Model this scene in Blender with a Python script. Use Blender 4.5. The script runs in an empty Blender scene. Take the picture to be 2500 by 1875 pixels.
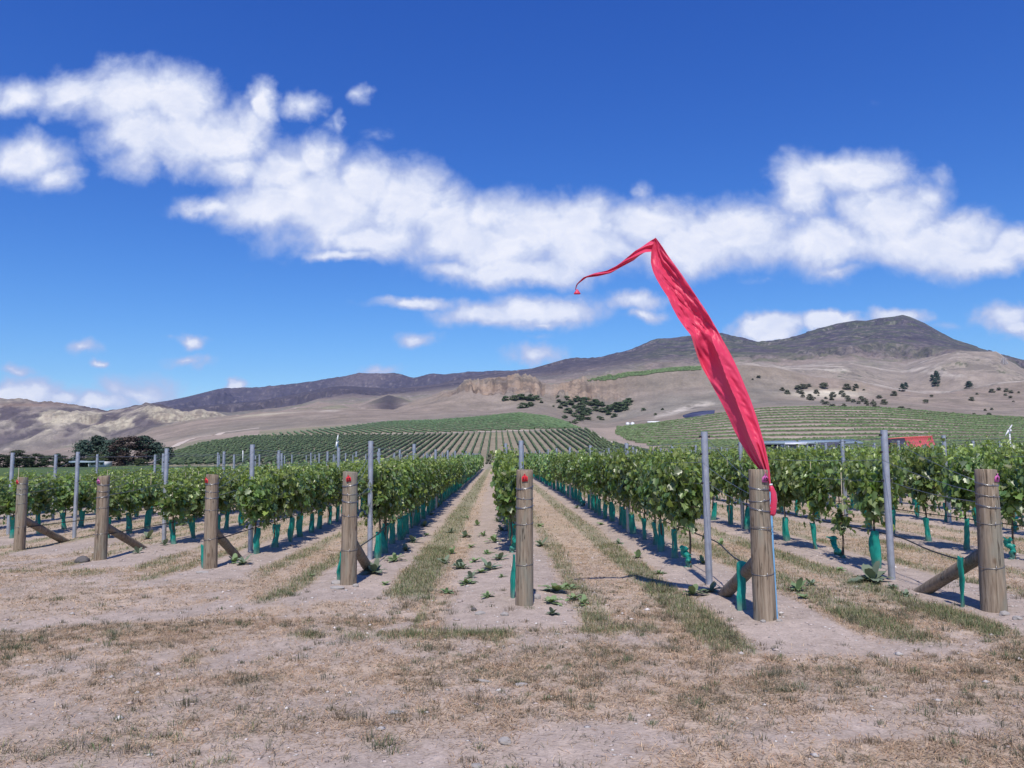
import bpy, math, random
import numpy as np
from mathutils import Vector, Matrix

R = math.radians
scene = bpy.context.scene
COL = scene.collection

# ------------------------------------------------------------------ camera
F_PX = 1900.0                      # focal length in pixels of the 2500 px wide photograph
EYE = 1.6
YAW, PITCH, ROLL = R(1.146), R(5.25), R(0.45)
_F = np.array([math.sin(YAW)*math.cos(PITCH), math.cos(YAW)*math.cos(PITCH), math.sin(PITCH)])
_R0 = np.array([math.cos(YAW), -math.sin(YAW), 0.0])
_U0 = np.cross(_R0, _F)
_R = _R0*math.cos(ROLL) - _U0*math.sin(ROLL)
_U = _U0*math.cos(ROLL) + _R0*math.sin(ROLL)
cam_data = bpy.data.cameras.new('camera')
cam = bpy.data.objects.new('camera', cam_data)
COL.objects.link(cam)
cam_data.sensor_width = 36.0
cam_data.lens = F_PX/2500*36
cam_data.clip_start = 0.1
cam_data.clip_end = 60000
cam.matrix_world = Matrix(((_R[0], _U[0], -_F[0], 0), (_R[1], _U[1], -_F[1], 0), (_R[2], _U[2], -_F[2], EYE), (0, 0, 0, 1)))
scene.camera = cam

scene.render.resolution_x, scene.render.resolution_y = 1024, 768
scene.view_settings.view_transform = 'Standard'
scene.view_settings.look = 'None'
scene.view_settings.exposure = 0.0
scene.view_settings.gamma = 1.0
scene.cycles.max_bounces = 6
scene.cycles.diffuse_bounces = 2
scene.cycles.glossy_bounces = 2
scene.cycles.transmission_bounces = 3
scene.cycles.transparent_max_bounces = 6
scene.cycles.volume_bounces = 0

# pixel (of the 2500 px photograph) -> ray, and the two horizontal directions the land is measured along
FH = np.array([math.sin(YAW), math.cos(YAW)])
RH = np.array([math.cos(YAW), -math.sin(YAW)])
def ray(px, py):
    return _F + (px-1250)/F_PX*_R + (937.5-py)/F_PX*_U
def te(px, py):
    r = ray(px, py); fw = r[0]*FH[0]+r[1]*FH[1]; la = r[0]*RH[0]+r[1]*RH[1]
    return la/fw, r[2]/fw
def at_depth(px, py, d):
    t, e = te(px, py)
    p = d*(FH + t*RH)
    return np.array([p[0], p[1], EYE + d*e])
def project(p):
    q = np.array([p[0], p[1], p[2]-EYE]); z = q@_F
    return 1250+F_PX*(q@_R)/z, 937.5-F_PX*(q@_U)/z

# ------------------------------------------------------------------ sun and sky
SUN_EL, SUN_AZ = R(57), R(184)       # azimuth measured clockwise from +Y; the sun stands behind the camera
sun_dir = Vector((math.sin(SUN_AZ)*math.cos(SUN_EL), math.cos(SUN_AZ)*math.cos(SUN_EL), math.sin(SUN_EL)))
sl = bpy.data.lights.new('sun', 'SUN'); sl.energy = 4.6; sl.angle = R(0.5); sl.color = (1.0, 0.935, 0.83)
so = bpy.data.objects.new('sun', sl); COL.objects.link(so)
so.rotation_euler = (-sun_dir).to_track_quat('-Z', 'Y').to_euler(); so.location = (0, -20, 40)

world = bpy.data.worlds.new('World'); scene.world = world; world.use_nodes = True
class G:
    """small node-graph helper"""
    def __init__(s, tree): s.t = tree; s.n = tree.nodes; s.l = tree.links
    def new(s, kind, **kw):
        n = s.n.new(kind)
        for k, v in kw.items(): setattr(n, k, v)
        return n
    def put(s, sock, v):
        if isinstance(v, bpy.types.NodeSocket): s.l.new(v, sock)
        elif v is not None: sock.default_value = v
    def math(s, op, a, b=None, c=None, clamp=False):
        n = s.new('ShaderNodeMath', operation=op, use_clamp=clamp)
        for i, v in enumerate((a, b, c)):
            if v is not None: s.put(n.inputs[i], v)
        return n.outputs[0]
    def vmath(s, op, a, b=None, c=None):
        n = s.new('ShaderNodeVectorMath', operation=op)
        for i, v in enumerate((a, b, c)):
            if v is not None: s.put(n.inputs[i], v)
        return n.outputs['Value'] if op in ('LENGTH', 'DOT_PRODUCT') else n.outputs[0]
    def noise(s, vec, scale, detail=4, rough=0.55, dist=0.0):
        n = s.new('ShaderNodeTexNoise'); s.put(n.inputs['Vector'], vec)
        n.inputs['Scale'].default_value = scale; n.inputs['Detail'].default_value = detail
        n.inputs['Roughness'].default_value = rough; n.inputs['Distortion'].default_value = dist
        return n
    def ramp(s, fac, stops):
        n = s.new('ShaderNodeValToRGB'); s.put(n.inputs[0], fac); cr = n.color_ramp
        while len(cr.elements) < len(stops): cr.elements.new(0.5)
        for e, (p, c) in zip(cr.elements, stops):
            e.position = p; e.color = (*c, 1) if len(c) == 3 else c
        return n.outputs[0]
    def mapr(s, v, a, b, c=0.0, d=1.0, kind='SMOOTHSTEP'):
        n = s.new('ShaderNodeMapRange', interpolation_type=kind); s.put(n.inputs[0], v)
        for i, q in enumerate((a, b, c, d)): n.inputs[1+i].default_value = q
        return n.outputs[0]
    def mix(s, f, a, b, blend='MIX'):
        n = s.new('ShaderNodeMix', data_type='RGBA', blend_type=blend); s.put(n.inputs[0], f)
        s.put(n.inputs[6], (*a, 1) if isinstance(a, tuple) and len(a) == 3 else a)
        s.put(n.inputs[7], (*b, 1) if isinstance(b, tuple) and len(b) == 3 else b)
        return n.outputs[2]

CLOUDS = [  # centre x, y, half width, half height (pixels), weight
 (50,225,110,48,.8),(60,385,125,62,.9),(140,430,75,48,.8),
 (190,225,85,65,.9),(290,230,125,82,1),(340,335,115,88,1),(430,245,105,90,1),(440,350,140,72,1),(560,340,115,80,1),
 (640,245,45,62,.9),(600,300,66,66,.9),(560,405,110,46,.9),(700,410,120,85,1),(765,385,90,68,1),(660,500,150,66,1),
 (520,500,95,32,.9),(800,500,190,115,1.05),(905,450,110,80,1),(1000,490,105,105,1.05),(900,580,170,52,1),
 (830,622,110,20,.9),(1080,550,110,95,1),(1200,600,170,88,1),(1180,540,95,66,.9),(1300,560,140,90,1.05),
 (1410,540,130,75,1),(1430,600,200,80,1),(1260,660,210,40,1),(1110,655,95,26,.85),(1580,550,140,66,1),
 (1680,600,210,74,1),(1610,495,85,36,.55),(1800,560,190,80,1),(1960,470,85,92,.95),(2040,425,105,66,1),(2120,430,105,70,1),
 (2170,530,150,90,1),(2000,600,230,72,1),(2250,600,200,74,1),(2350,560,105,66,1),(2400,625,120,46,.95),(2470,590,90,50,.95),
 (2050,662,100,24,.7),(2290,430,42,60,.5),(2250,480,90,62,.7),(1580,460,30,34,.5),(1880,450,34,48,.45),
 (750,245,62,36,.78),(880,228,36,30,.6),(835,300,22,40,.5),(815,300,25,30,.4),(925,330,50,22,.38),(1200,480,70,30,.5),
 (1000,745,125,17,.85),(1190,770,120,38,.95),(1310,762,165,42,1),(930,740,60,10,.6),(1330,795,80,16,.7),(1550,738,75,32,.85),(1565,775,70,20,.75),(1340,880,70,20,.6),
 (1005,835,72,24,.75),(1310,868,78,30,.85),(1320,825,60,12,.4),(457,835,38,19,.95),(200,845,60,22,.7),(252,885,26,14,.75),(455,880,66,16,.65),
 (40,900,70,18,.7),(568,944,34,20,1.1),(55,962,110,44,1),(150,975,70,34,.9),(240,985,110,30,.9),(350,955,130,48,.7),
 (1868,806,88,36,1.3),(2025,790,80,24,1.25),(2200,778,80,20,.9),(2300,800,100,18,.4),(2455,775,80,42,1.05),(2480,800,60,28,1),
 (940,906,75,14,.55),(1880,690,120,20,.35),
]
def build_world():
    g = G(world.node_tree); g.n.clear()
    out = g.new('ShaderNodeOutputWorld'); bg = g.new('ShaderNodeBackground')
    sky = g.new('ShaderNodeTexSky'); sky.sky_type = 'NISHITA'; sky.sun_disc = False
    sky.sun_elevation = SUN_EL; sky.sun_rotation = SUN_AZ; sky.altitude = 300; sky.air_density = 1.0; sky.dust_density = 0.25; sky.ozone_density = 2.2
    tc = g.new('ShaderNodeTexCoord')
    sep = g.new('ShaderNodeSeparateXYZ'); g.put(sep.inputs[0], tc.outputs['Generated'])
    ya = g.math('MAXIMUM', g.math('ABSOLUTE', sep.outputs[1]), 0.06)
    u = g.math('DIVIDE', sep.outputs[0], ya); v = g.math('DIVIDE', sep.outputs[2], ya)
    cv = g.new('ShaderNodeCombineXYZ'); g.put(cv.inputs[0], u); g.put(cv.inputs[1], v)
    p0 = cv.outputs[0]
    # warp
    w1 = g.noise(p0, 7.0, 4, 0.6); w2 = g.noise(p0, 28.0, 6, 0.62)
    d1 = g.vmath('SUBTRACT', w1.outputs['Color'], (0.5, 0.5, 0.5)); d2 = g.vmath('SUBTRACT', w2.outputs['Color'], (0.5, 0.5, 0.5))
    p = g.vmath('MULTIPLY_ADD', d1, (0.06, 0.045, 0), p0); p = g.vmath('MULTIPLY_ADD', d2, (0.03, 0.022, 0), p)
    def field(p):
        acc = None
        for (cx, cy, rx, ry, wt) in CLOUDS:
            r = ray(cx, cy); U, V = r[0]/r[1], r[2]/r[1]
            rx *= 1.72; ry *= 1.78
            sx, sy = F_PX/rx, F_PX/ry
            q = g.vmath('MULTIPLY_ADD', p, (sx, sy, 0), (-U*sx, -V*sy, 0))
            q = g.math('MULTIPLY_ADD', g.vmath('LENGTH', q), -wt, wt)
            q = g.math('MAXIMUM', q, 0.0)
            acc = q if acc is None else g.math('SMOOTH_MAX', acc, q, 0.10)
        return acc
    f = field(p)
    n1 = g.noise(p0, 14.0, 8, 0.6, 0.3)
    dens = g.math('ADD', f, g.math('MULTIPLY', g.math('SUBTRACT', n1.outputs['Fac'], 0.5), 0.82))
    mask = g.mapr(dens, 0.22, 0.66)
    thick = g.mapr(dens, 0.38, 0.80)
    lo = g.noise(p0, 9.0, 4, 0.5)
    tex = g.noise(g.vmath('MULTIPLY', p, (1, 1.5, 1)), 20.0, 6, 0.6, 0.2)
    sh = g.math('ADD', g.math('MULTIPLY', thick, 0.55), g.math('MULTIPLY', tex.outputs['Fac'], 0.45))
    ccol = g.ramp(sh, [(0.12, (4.8, 5.8, 8.6)), (0.46, (5.7, 6.4, 8.7)), (0.66, (7.3, 7.9, 9.6)), (0.84, (9.9, 10.0, 10.6))])
    # keep the Nishita gradient, deepen it a little
    hsv = g.new('ShaderNodeHueSaturation'); g.put(hsv.inputs['Color'], sky.outputs[0])
    hsv.inputs['Saturation'].default_value = 1.12; hsv.inputs['Value'].default_value = 1.0
    sp_ = g.new('ShaderNodeSeparateColor'); g.put(sp_.inputs[0], hsv.outputs[0]); cb_ = g.new('ShaderNodeCombineColor')
    for i_, (k_, a_) in enumerate(SKY_CURVE): g.put(cb_.inputs[i_], g.math('MULTIPLY', g.math('POWER', sp_.outputs[i_], k_), a_))
    tint = cb_.outputs[0]
    mask = g.math('MULTIPLY', mask, 0.93)
    front = g.mapr(sep.outputs[2], 0.0, 0.02)
    mask = g.math('MULTIPLY', mask, front)
    res = g.mix(mask, tint, ccol)
    g.put(bg.inputs[0], res); bg.inputs[1].default_value = 0.1
    g.l.new(bg.outputs[0], out.inputs[0])
    world.cycles.sampling_method = 'MANUAL'; world.cycles.sample_map_resolution = 512
SKY_CURVE = ((1.5, 0.38), (1.3, 0.64), (0.88, 1.80))      # deeper, cleaner blue than the raw model
build_world()

# ------------------------------------------------------------------ helpers
rng = np.random.default_rng(7)
random.seed(7)
_tab = np.random.default_rng(99).random((256, 256))
def vnoise(x, y):
    xi = np.floor(x).astype(int); yi = np.floor(y).astype(int)
    fx = x-xi; fy = y-yi; fx = fx*fx*(3-2*fx); fy = fy*fy*(3-2*fy)
    a = _tab[xi & 255, yi & 255]; b = _tab[(xi+1) & 255, yi & 255]; c = _tab[xi & 255, (yi+1) & 255]; d = _tab[(xi+1) & 255, (yi+1) & 255]
    return (a*(1-fx)+b*fx)*(1-fy)+(c*(1-fx)+d*fx)*fy
def fbm(x, y, oct=4, gain=0.5, ridged=False):
    x = np.asarray(x, float); y = np.asarray(y, float)
    s = np.zeros(np.broadcast(x, y).shape); a = 1.0; tot = 0.0
    for o in range(oct):
        n = vnoise(x+17.3*o, y-9.1*o)*2-1
        if ridged: n = 1-2*np.abs(n)
        s += a*n; tot += a; a *= gain; x = x*2.03; y = y*2.03
    return s/tot
def sstep(a, b, x):
    t = np.clip((x-a)/(b-a), 0, 1); return t*t*(3-2*t)

def link(o, parent=None):
    COL.objects.link(o)
    if parent is not None: o.parent = parent
    return o
def tag(o, label=None, cat=None, group=None, kind=None):
    if label: o['label'] = label
    if cat: o['category'] = cat
    if group: o['group'] = group
    if kind: o['kind'] = kind
    return o
def empty(name, loc, rz=0.0):
    o = bpy.data.objects.new(name, None); o.location = loc; o.rotation_euler = (0, 0, rz); o.empty_display_size = 0.1
    return link(o)
def mesh_np(name, verts, faces, mat=None, colors=None, smooth=False, parent=None, attr='Col', make_object=True, mats=None, midx=None):
    """verts (N,3); faces: list of integer arrays (F,n)"""
    verts = np.asarray(verts, np.float32)
    if not isinstance(faces, list): faces = [faces]
    faces = [np.asarray(f, np.int32) for f in faces if len(f)]
    me = bpy.data.meshes.new(name)
    me.vertices.add(len(verts)); me.vertices.foreach_set('co', verts.ravel())
    loops = np.concatenate([f.ravel() for f in faces])
    counts = np.concatenate([np.full(len(f), f.shape[1], np.int32) for f in faces])
    starts = np.concatenate([[0], np.cumsum(counts)[:-1]]).astype(np.int32)
    me.loops.add(len(loops)); me.loops.foreach_set('vertex_index', loops)
    me.polygons.add(len(counts)); me.polygons.foreach_set('loop_start', starts); me.polygons.foreach_set('loop_total', counts)
    if smooth: me.polygons.foreach_set('use_smooth', np.ones(len(counts), bool))
    if mats:
        for m in mats: me.materials.append(m)
        if midx is not None: me.polygons.foreach_set('material_index', np.asarray(midx, np.int32))
    elif mat: me.materials.append(mat)
    me.update(calc_edges=True)
    if colors is not None:
        c = np.asarray(colors, np.float32)
        if c.shape[1] == 3: c = np.concatenate([c, np.ones((len(c), 1), np.float32)], 1)
        a = me.color_attributes.new(attr, 'FLOAT_COLOR', 'POINT'); a.data.foreach_set('color', c.ravel())
    if not make_object: return me
    o = bpy.data.objects.new(name, me); return link(o, parent)

class MB:
    """collects shapes, links them as one mesh object"""
    def __init__(s): s.v = []; s.q = []; s.t = []; s.ng = {}
    def n(s): return sum(len(a) for a in s.v)
    def add(s, verts, quads=(), tris=()):
        b = s.n(); s.v.append(np.asarray(verts, float).reshape(-1, 3))
        if len(quads): s.q.append(np.asarray(quads, int)+b)
        if len(tris): s.t.append(np.asarray(tris, int)+b)
    def box(s, c, size, rz=0.0, bev=0.0):
        x, y, z = [k/2 for k in size]
        vs = np.array([[i*x, j*y, k*z] for i in (-1, 1) for j in (-1, 1) for k in (-1, 1)])
        if rz: cz, sz = math.cos(rz), math.sin(rz); vs = vs@np.array([[cz, sz, 0], [-sz, cz, 0], [0, 0, 1]])
        s.add(vs+np.array(c), [[0, 1, 3, 2], [4, 6, 7, 5], [0, 4, 5, 1], [2, 3, 7, 6], [0, 2, 6, 4], [1, 5, 7, 3]])
    def tube(s, pts, rad, n=8, cap=True, squash=None):
        pts = np.asarray(pts, float); m = len(pts)
        rad = np.full(m, rad) if np.isscalar(rad) else np.asarray(rad, float)
        vs = []; prev = None
        for i in range(m):
            d = pts[min(i+1, m-1)]-pts[max(i-1, 0)]; d = d/(np.linalg.norm(d)+1e-9)
            if prev is None:
                a = np.array([1.0, 0, 0]) if abs(d[0]) < 0.8 else np.array([0, 1.0, 0])
            else: a = prev
            a = a-d*(a@d); a /= np.linalg.norm(a)+1e-9; prev = a; b = np.cross(d, a)
            ang = np.linspace(0, 2*np.pi, n, endpoint=False)
            ra = rad[i]; rb = rad[i]*(squash if squash else 1)
            vs.append(pts[i]+np.outer(np.cos(ang)*ra, a)+np.outer(np.sin(ang)*rb, b))
        q = [[i*n+k, i*n+(k+1) % n, (i+1)*n+(k+1) % n, (i+1)*n+k] for i in range(m-1) for k in range(n)]
        vs = np.concatenate(vs); tr = []
        if cap:
            vs = np.concatenate([vs, pts[:1], pts[-1:]]); c0, c1 = len(vs)-2, len(vs)-1
            tr = [[c0, (k+1) % n, k] for k in range(n)]+[[c1, (m-1)*n+k, (m-1)*n+(k+1) % n] for k in range(n)]
        s.add(vs, q, tr)
    def build(s, name, mat, parent=None, smooth=False, mesh_only=False, colors=None):
        f = []
        if s.q: f.append(np.concatenate(s.q))
        if s.t: f.append(np.concatenate(s.t))
        return mesh_np(name, np.concatenate(s.v), f, mat, smooth=smooth, parent=parent, make_object=not mesh_only, colors=colors)
def obj_from(name, me, parent=None):
    return link(bpy.data.objects.new(name, me), parent)
def copy_tree(o, parent=None):
    c = o.copy(); COL.objects.link(c); c.parent = parent
    for ch in list(o.children): copy_tree(ch, c)
    return c
def shade_auto(o, ang=40):
    me = o.data if hasattr(o, 'data') else o
    me.polygons.foreach_set('use_smooth', np.ones(len(me.polygons), bool))
    try: me.set_sharp_from_angle(angle=R(ang))
    except Exception: pass

# ------------------------------------------------------------------ materials
def mat_new(name):
    m = bpy.data.materials.new(name); m.use_nodes = True
    g = G(m.node_tree); b = g.n['Principled BSDF']; return m, g, b
def objco(g, kind='Object'):
    return g.new('ShaderNodeTexCoord').outputs[kind]
def bump(g, b, h, strength=0.3, dist=0.01):
    n = g.new('ShaderNodeBump'); n.inputs['Strength'].default_value = strength; n.inputs['Distance'].default_value = dist
    g.put(n.inputs['Height'], h); g.put(b.inputs['Normal'], n.outputs[0]); return n
def simple(name, col, rough=0.6, var=0.15, scale=8, metal=0.0, spec=0.5, bmp=0.0):
    m, g, b = mat_new(name); c = objco(g); n = g.noise(c, scale, 5, 0.6)
    lo = tuple(k*(1-var) for k in col); hi = tuple(min(1, k*(1+var)) for k in col)
    g.put(b.inputs['Base Color'], g.ramp(n.outputs['Fac'], [(0.3, lo), (0.7, hi)]))
    g.put(b.inputs['Roughness'], g.mapr(n.outputs['Fac'], 0.2, 0.8, rough*0.85, min(1, rough*1.15)))
    b.inputs['Metallic'].default_value = metal; b.inputs['Specular IOR Level'].default_value = spec
    if bmp: bump(g, b, n.outputs['Fac'], bmp, 0.01)
    return m
def m_leaf(name, trans=0.34, rough=0.36, spec=0.6, tint=(1, 1, 1), nscale=1.3):
    m, g, b = mat_new(name)
    a = g.new('ShaderNodeVertexColor'); a.layer_name = 'Col'
    oi = g.new('ShaderNodeObjectInfo')
    col = g.mix(1.0, a.outputs[0], tint, 'MULTIPLY')
    hs = g.new('ShaderNodeHueSaturation'); g.put(hs.inputs['Color'], col)
    g.put(hs.inputs['Value'], g.mapr(oi.outputs['Random'], 0, 1, 0.86, 1.14, 'LINEAR'))
    g.put(hs.inputs['Hue'], g.mapr(oi.outputs['Random'], 0, 1, 0.488, 0.51, 'LINEAR'))
    col = hs.outputs[0]
    g.put(b.inputs['Base Color'], col); b.inputs['Roughness'].default_value = rough; b.inputs['Specular IOR Level'].default_value = spec
    tr = g.new('ShaderNodeBsdfTranslucent'); g.put(tr.inputs[0], g.mix(1.0, col, (1.3, 1.35, 0.5), 'MULTIPLY'))
    mx = g.new('ShaderNodeMixShader'); mx.inputs[0].default_value = trans
    g.l.new(b.outputs[0], mx.inputs[1]); g.l.new(tr.outputs[0], mx.inputs[2])
    g.l.new(mx.outputs[0], g.n['Material Output'].inputs[0])
    return m
M = {}
M['leaf'] = m_leaf('grape_leaf')
M['tree_leaf'] = m_leaf('tree_leaf', 0.12, 0.7, 0.2)
M['grass'] = m_leaf('grass_blade', 0.15, 0.7, 0.25)
M['weed'] = m_leaf('weed_leaf', 0.12, 0.65, 0.3)
M['steel'] = simple('galvanised_steel', (0.42, 0.44, 0.50), 0.42, 0.14, 9, 0.55)
M['wire'] = simple('wire_steel', (0.34, 0.34, 0.35), 0.35, 0.1, 30, 0.9)
M['black_plastic'] = simple('black_plastic', (0.02, 0.02, 0.024), 0.45, 0.2, 10)
M['bark'] = simple('vine_bark', (0.10, 0.07, 0.05), 0.9, 0.35, 25, bmp=0.5)
M['tree_bark'] = simple('tree_bark', (0.09, 0.075, 0.06), 0.9, 0.3, 4, bmp=0.5)
M['cane'] = simple('dry_cane', (0.42, 0.36, 0.27), 0.8, 0.2, 12)
M['shoot'] = simple('green_shoot', (0.13, 0.17, 0.05), 0.6, 0.2, 12)
M['rock'] = simple('pale_rock', (0.36, 0.33, 0.31), 0.9, 0.25, 14, bmp=0.6)
M['dark_rock'] = simple('dark_rock', (0.11, 0.10, 0.10), 0.85, 0.3, 10, bmp=0.6)
M['white_paint'] = simple('white_paint', (0.72, 0.72, 0.72), 0.5, 0.05, 3)
M['white_metal'] = simple('white_metal', (0.74, 0.75, 0.78), 0.4, 0.06, 3)
M['grey_roof'] = simple('blue_grey_roof', (0.24, 0.31, 0.36), 0.5, 0.1, 0.6)
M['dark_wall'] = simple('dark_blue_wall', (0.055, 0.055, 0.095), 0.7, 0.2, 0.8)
M['red_roof'] = simple('red_roof', (0.66, 0.14, 0.13), 0.5, 0.08, 0.7)
M['dark_red'] = simple('dark_red_wall', (0.13, 0.03, 0.045), 0.7, 0.2, 1)
M['glass_dark'] = simple('dark_glass', (0.05, 0.065, 0.08), 0.12, 0.1, 2, spec=0.8)
M['dark_metal'] = simple('dark_metal', (0.05, 0.05, 0.06), 0.5, 0.2, 4, 0.3)
M['pylon'] = simple('pylon_steel', (0.45, 0.45, 0.47), 0.5, 0.1, 1, 0.3)
M['pond_sheet'] = simple('blue_sheet', (0.055, 0.06, 0.12), 0.6, 0.2, 0.05)
M['blue_pole'] = simple('pale_blue_paint', (0.17, 0.40, 0.66), 0.4, 0.1, 20)
M['digit'] = simple('black_ink', (0.02, 0.01, 0.015), 0.6, 0.05, 5)

def m_wood():
    m, g, b = mat_new('weathered_wood'); c = objco(g); oi = g.new('ShaderNodeObjectInfo')
    off = g.new('ShaderNodeCombineXYZ'); g.put(off.inputs[0], g.math('MULTIPLY', oi.outputs['Random'], 37.0)); g.put(off.inputs[2], g.math('MULTIPLY', oi.outputs['Random'], 11.0))
    c = g.vmath('ADD', c, off.outputs[0])
    st = g.vmath('MULTIPLY', c, (26, 26, 1.6)); n = g.noise(st, 1.6, 6, 0.65, 0.6)
    big = g.noise(g.vmath('MULTIPLY', c, (6, 6, 1.4)), 1.0, 4, 0.6, 0.4)
    col = g.ramp(n.outputs['Fac'], [(0.30, (0.10, 0.072, 0.05)), (0.42, (0.215, 0.162, 0.117)), (0.60, (0.315, 0.25, 0.188)), (0.8, (0.42, 0.35, 0.275))])
    col = g.mix(g.mapr(big.outputs['Fac'], 0.45, 0.68, 0, 0.7), col, (0.235, 0.235, 0.195))
    # long drying cracks and knots
    ck = g.noise(g.vmath('MULTIPLY', c, (34, 34, 1.1)), 1.0, 3, 0.5, 0.3)
    crack = g.mapr(g.math('ABSOLUTE', g.math('SUBTRACT', ck.outputs['Fac'], 0.5)), 0.0, 0.022, 1.0, 0.0)
    ckm = g.noise(g.vmath('MULTIPLY', c, (9, 9, 2.2)), 1.0, 2); crack = g.math('MULTIPLY', crack, g.mapr(ckm.outputs['Fac'], 0.45, 0.56))
    col = g.mix(g.math('MULTIPLY', crack, 0.85), col, (0.035, 0.026, 0.02))
    kn = g.new('ShaderNodeTexVoronoi'); g.put(kn.inputs['Vector'], g.vmath('MULTIPLY', c, (5, 5, 3.2))); kn.inputs['Scale'].default_value = 1.0
    col = g.mix(g.mapr(kn.outputs['Distance'], 0.05, 0.15, 0.75, 0.0), col, (0.13, 0.085, 0.055))
    g.put(b.inputs['Base Color'], col); b.inputs['Roughness'].default_value = 0.85; b.inputs['Specular IOR Level'].default_value = 0.25
    bump(g, b, g.math('SUBTRACT', n.outputs['Fac'], crack), 0.7, 0.006)
    return m
M['wood'] = m_wood()
def m_sleeve():
    m, g, b = mat_new('teal_sleeve_plastic'); c = objco(g); oi = g.new('ShaderNodeObjectInfo')
    n = g.noise(g.vmath('MULTIPLY', c, (14, 14, 5)), 1.0, 5, 0.65, 0.5)
    col = g.ramp(n.outputs['Fac'], [(0.3, (0.012, 0.24, 0.205)), (0.55, (0.025, 0.42, 0.34)), (0.8, (0.12, 0.58, 0.47))])
    sp = g.new('ShaderNodeSeparateXYZ'); g.put(sp.inputs[0], c)
    dust = g.mapr(g.math('SUBTRACT', sp.outputs[2], g.math('MULTIPLY', n.outputs['Fac'], 0.12)), -0.05, 0.08, 0.6, 0.0)
    col = g.mix(dust, col, (0.27, 0.29, 0.25))
    g.put(b.inputs['Base Color'], col); b.inputs['Roughness'].default_value = 0.38
    tr = g.new('ShaderNodeBsdfTranslucent'); g.put(tr.inputs[0], g.mix(1.0, col, (0.9, 1.5, 1.4), 'MULTIPLY'))
    mx = g.new('ShaderNodeMixShader'); mx.inputs[0].default_value = 0.4
    g.l.new(b.outputs[0], mx.inputs[1]); g.l.new(tr.outputs[0], mx.inputs[2]); g.l.new(mx.outputs[0], g.n['Material Output'].inputs[0])
    bump(g, b, n.outputs['Fac'], 0.6, 0.02)
    return m
M['sleeve'] = m_sleeve()
def m_flag():
    m, g, b = mat_new('red_flag_cloth'); c = objco(g)
    n = g.noise(c, 3.0, 3, 0.5); wv = g.noise(g.vmath('MULTIPLY', c, (7, 7, 2.5)), 1.0, 4, 0.6, 1.2)
    g.put(b.inputs['Base Color'], g.ramp(n.outputs['Fac'], [(0.3, (0.74, 0.044, 0.12)), (0.7, (0.82, 0.06, 0.15))]))
    b.inputs['Roughness'].default_value = 0.46; b.inputs['Specular IOR Level'].default_value = 0.4
    b.inputs['Sheen Weight'].default_value = 0.12
    tr = g.new('ShaderNodeBsdfTranslucent'); tr.inputs[0].default_value = (0.85, 0.05, 0.12, 1)
    mx = g.new('ShaderNodeMixShader'); mx.inputs[0].default_value = 0.22
    g.l.new(b.outputs[0], mx.inputs[1]); g.l.new(tr.outputs[0], mx.inputs[2]); g.l.new(mx.outputs[0], g.n['Material Output'].inputs[0])
    bump(g, b, wv.outputs['Fac'], 0.35, 0.03)
    return m
M['flag'] = m_flag()
M['tag_red'] = simple('red_tag', (0.78, 0.03, 0.045), 0.5, 0.06, 10)
M['tag_pink'] = simple('pink_tag', (0.62, 0.14, 0.42), 0.5, 0.06, 10)
def m_ground():
    m, g, b = mat_new('dry_ground'); c = objco(g)
    a = g.new('ShaderNodeVertexColor'); a.layer_name = 'Col'
    n = g.noise(c, 7.0, 6, 0.68); f = g.noise(c, 42.0, 4, 0.7); 
    vo = g.new('ShaderNodeTexVoronoi'); g.put(vo.inputs['Vector'], g.vmath('MULTIPLY_ADD', f.outputs['Color'], (0.02, 0.02, 0.0), c)); vo.inputs['Scale'].default_value = 27.0
    col = g.mix(1.0, a.outputs[0], g.ramp(n.outputs['Fac'], [(0.25, (0.78, 0.77, 0.76)), (0.75, (1.18, 1.17, 1.17))]), 'MULTIPLY')
    col = g.mix(1.0, col, g.ramp(f.outputs['Fac'], [(0.25, (0.74, 0.73, 0.72)), (0.75, (1.22, 1.22, 1.22))]), 'MULTIPLY')
    peb = g.math('MULTIPLY', g.mapr(vo.outputs['Distance'], 0.18, 0.26, 1.0, 0.0), g.mapr(vo.outputs['Color'], 0.66, 0.7))
    col = g.mix(g.math('MULTIPLY', peb, 0.45), col, (0.52, 0.47, 0.45))
    g.put(b.inputs['Base Color'], col); b.inputs['Roughness'].default_value = 0.97; b.inputs['Specular IOR Level'].default_value = 0.1
    h = g.math('ADD', g.math('MULTIPLY', n.outputs['Fac'], 0.8), g.math('ADD', g.math('MULTIPLY', f.outputs['Fac'], 0.35), g.math('MULTIPLY', peb, 0.25)))
    bump(g, b, h, 0.8, 0.035)
    return m
M['ground'] = m_ground()
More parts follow.
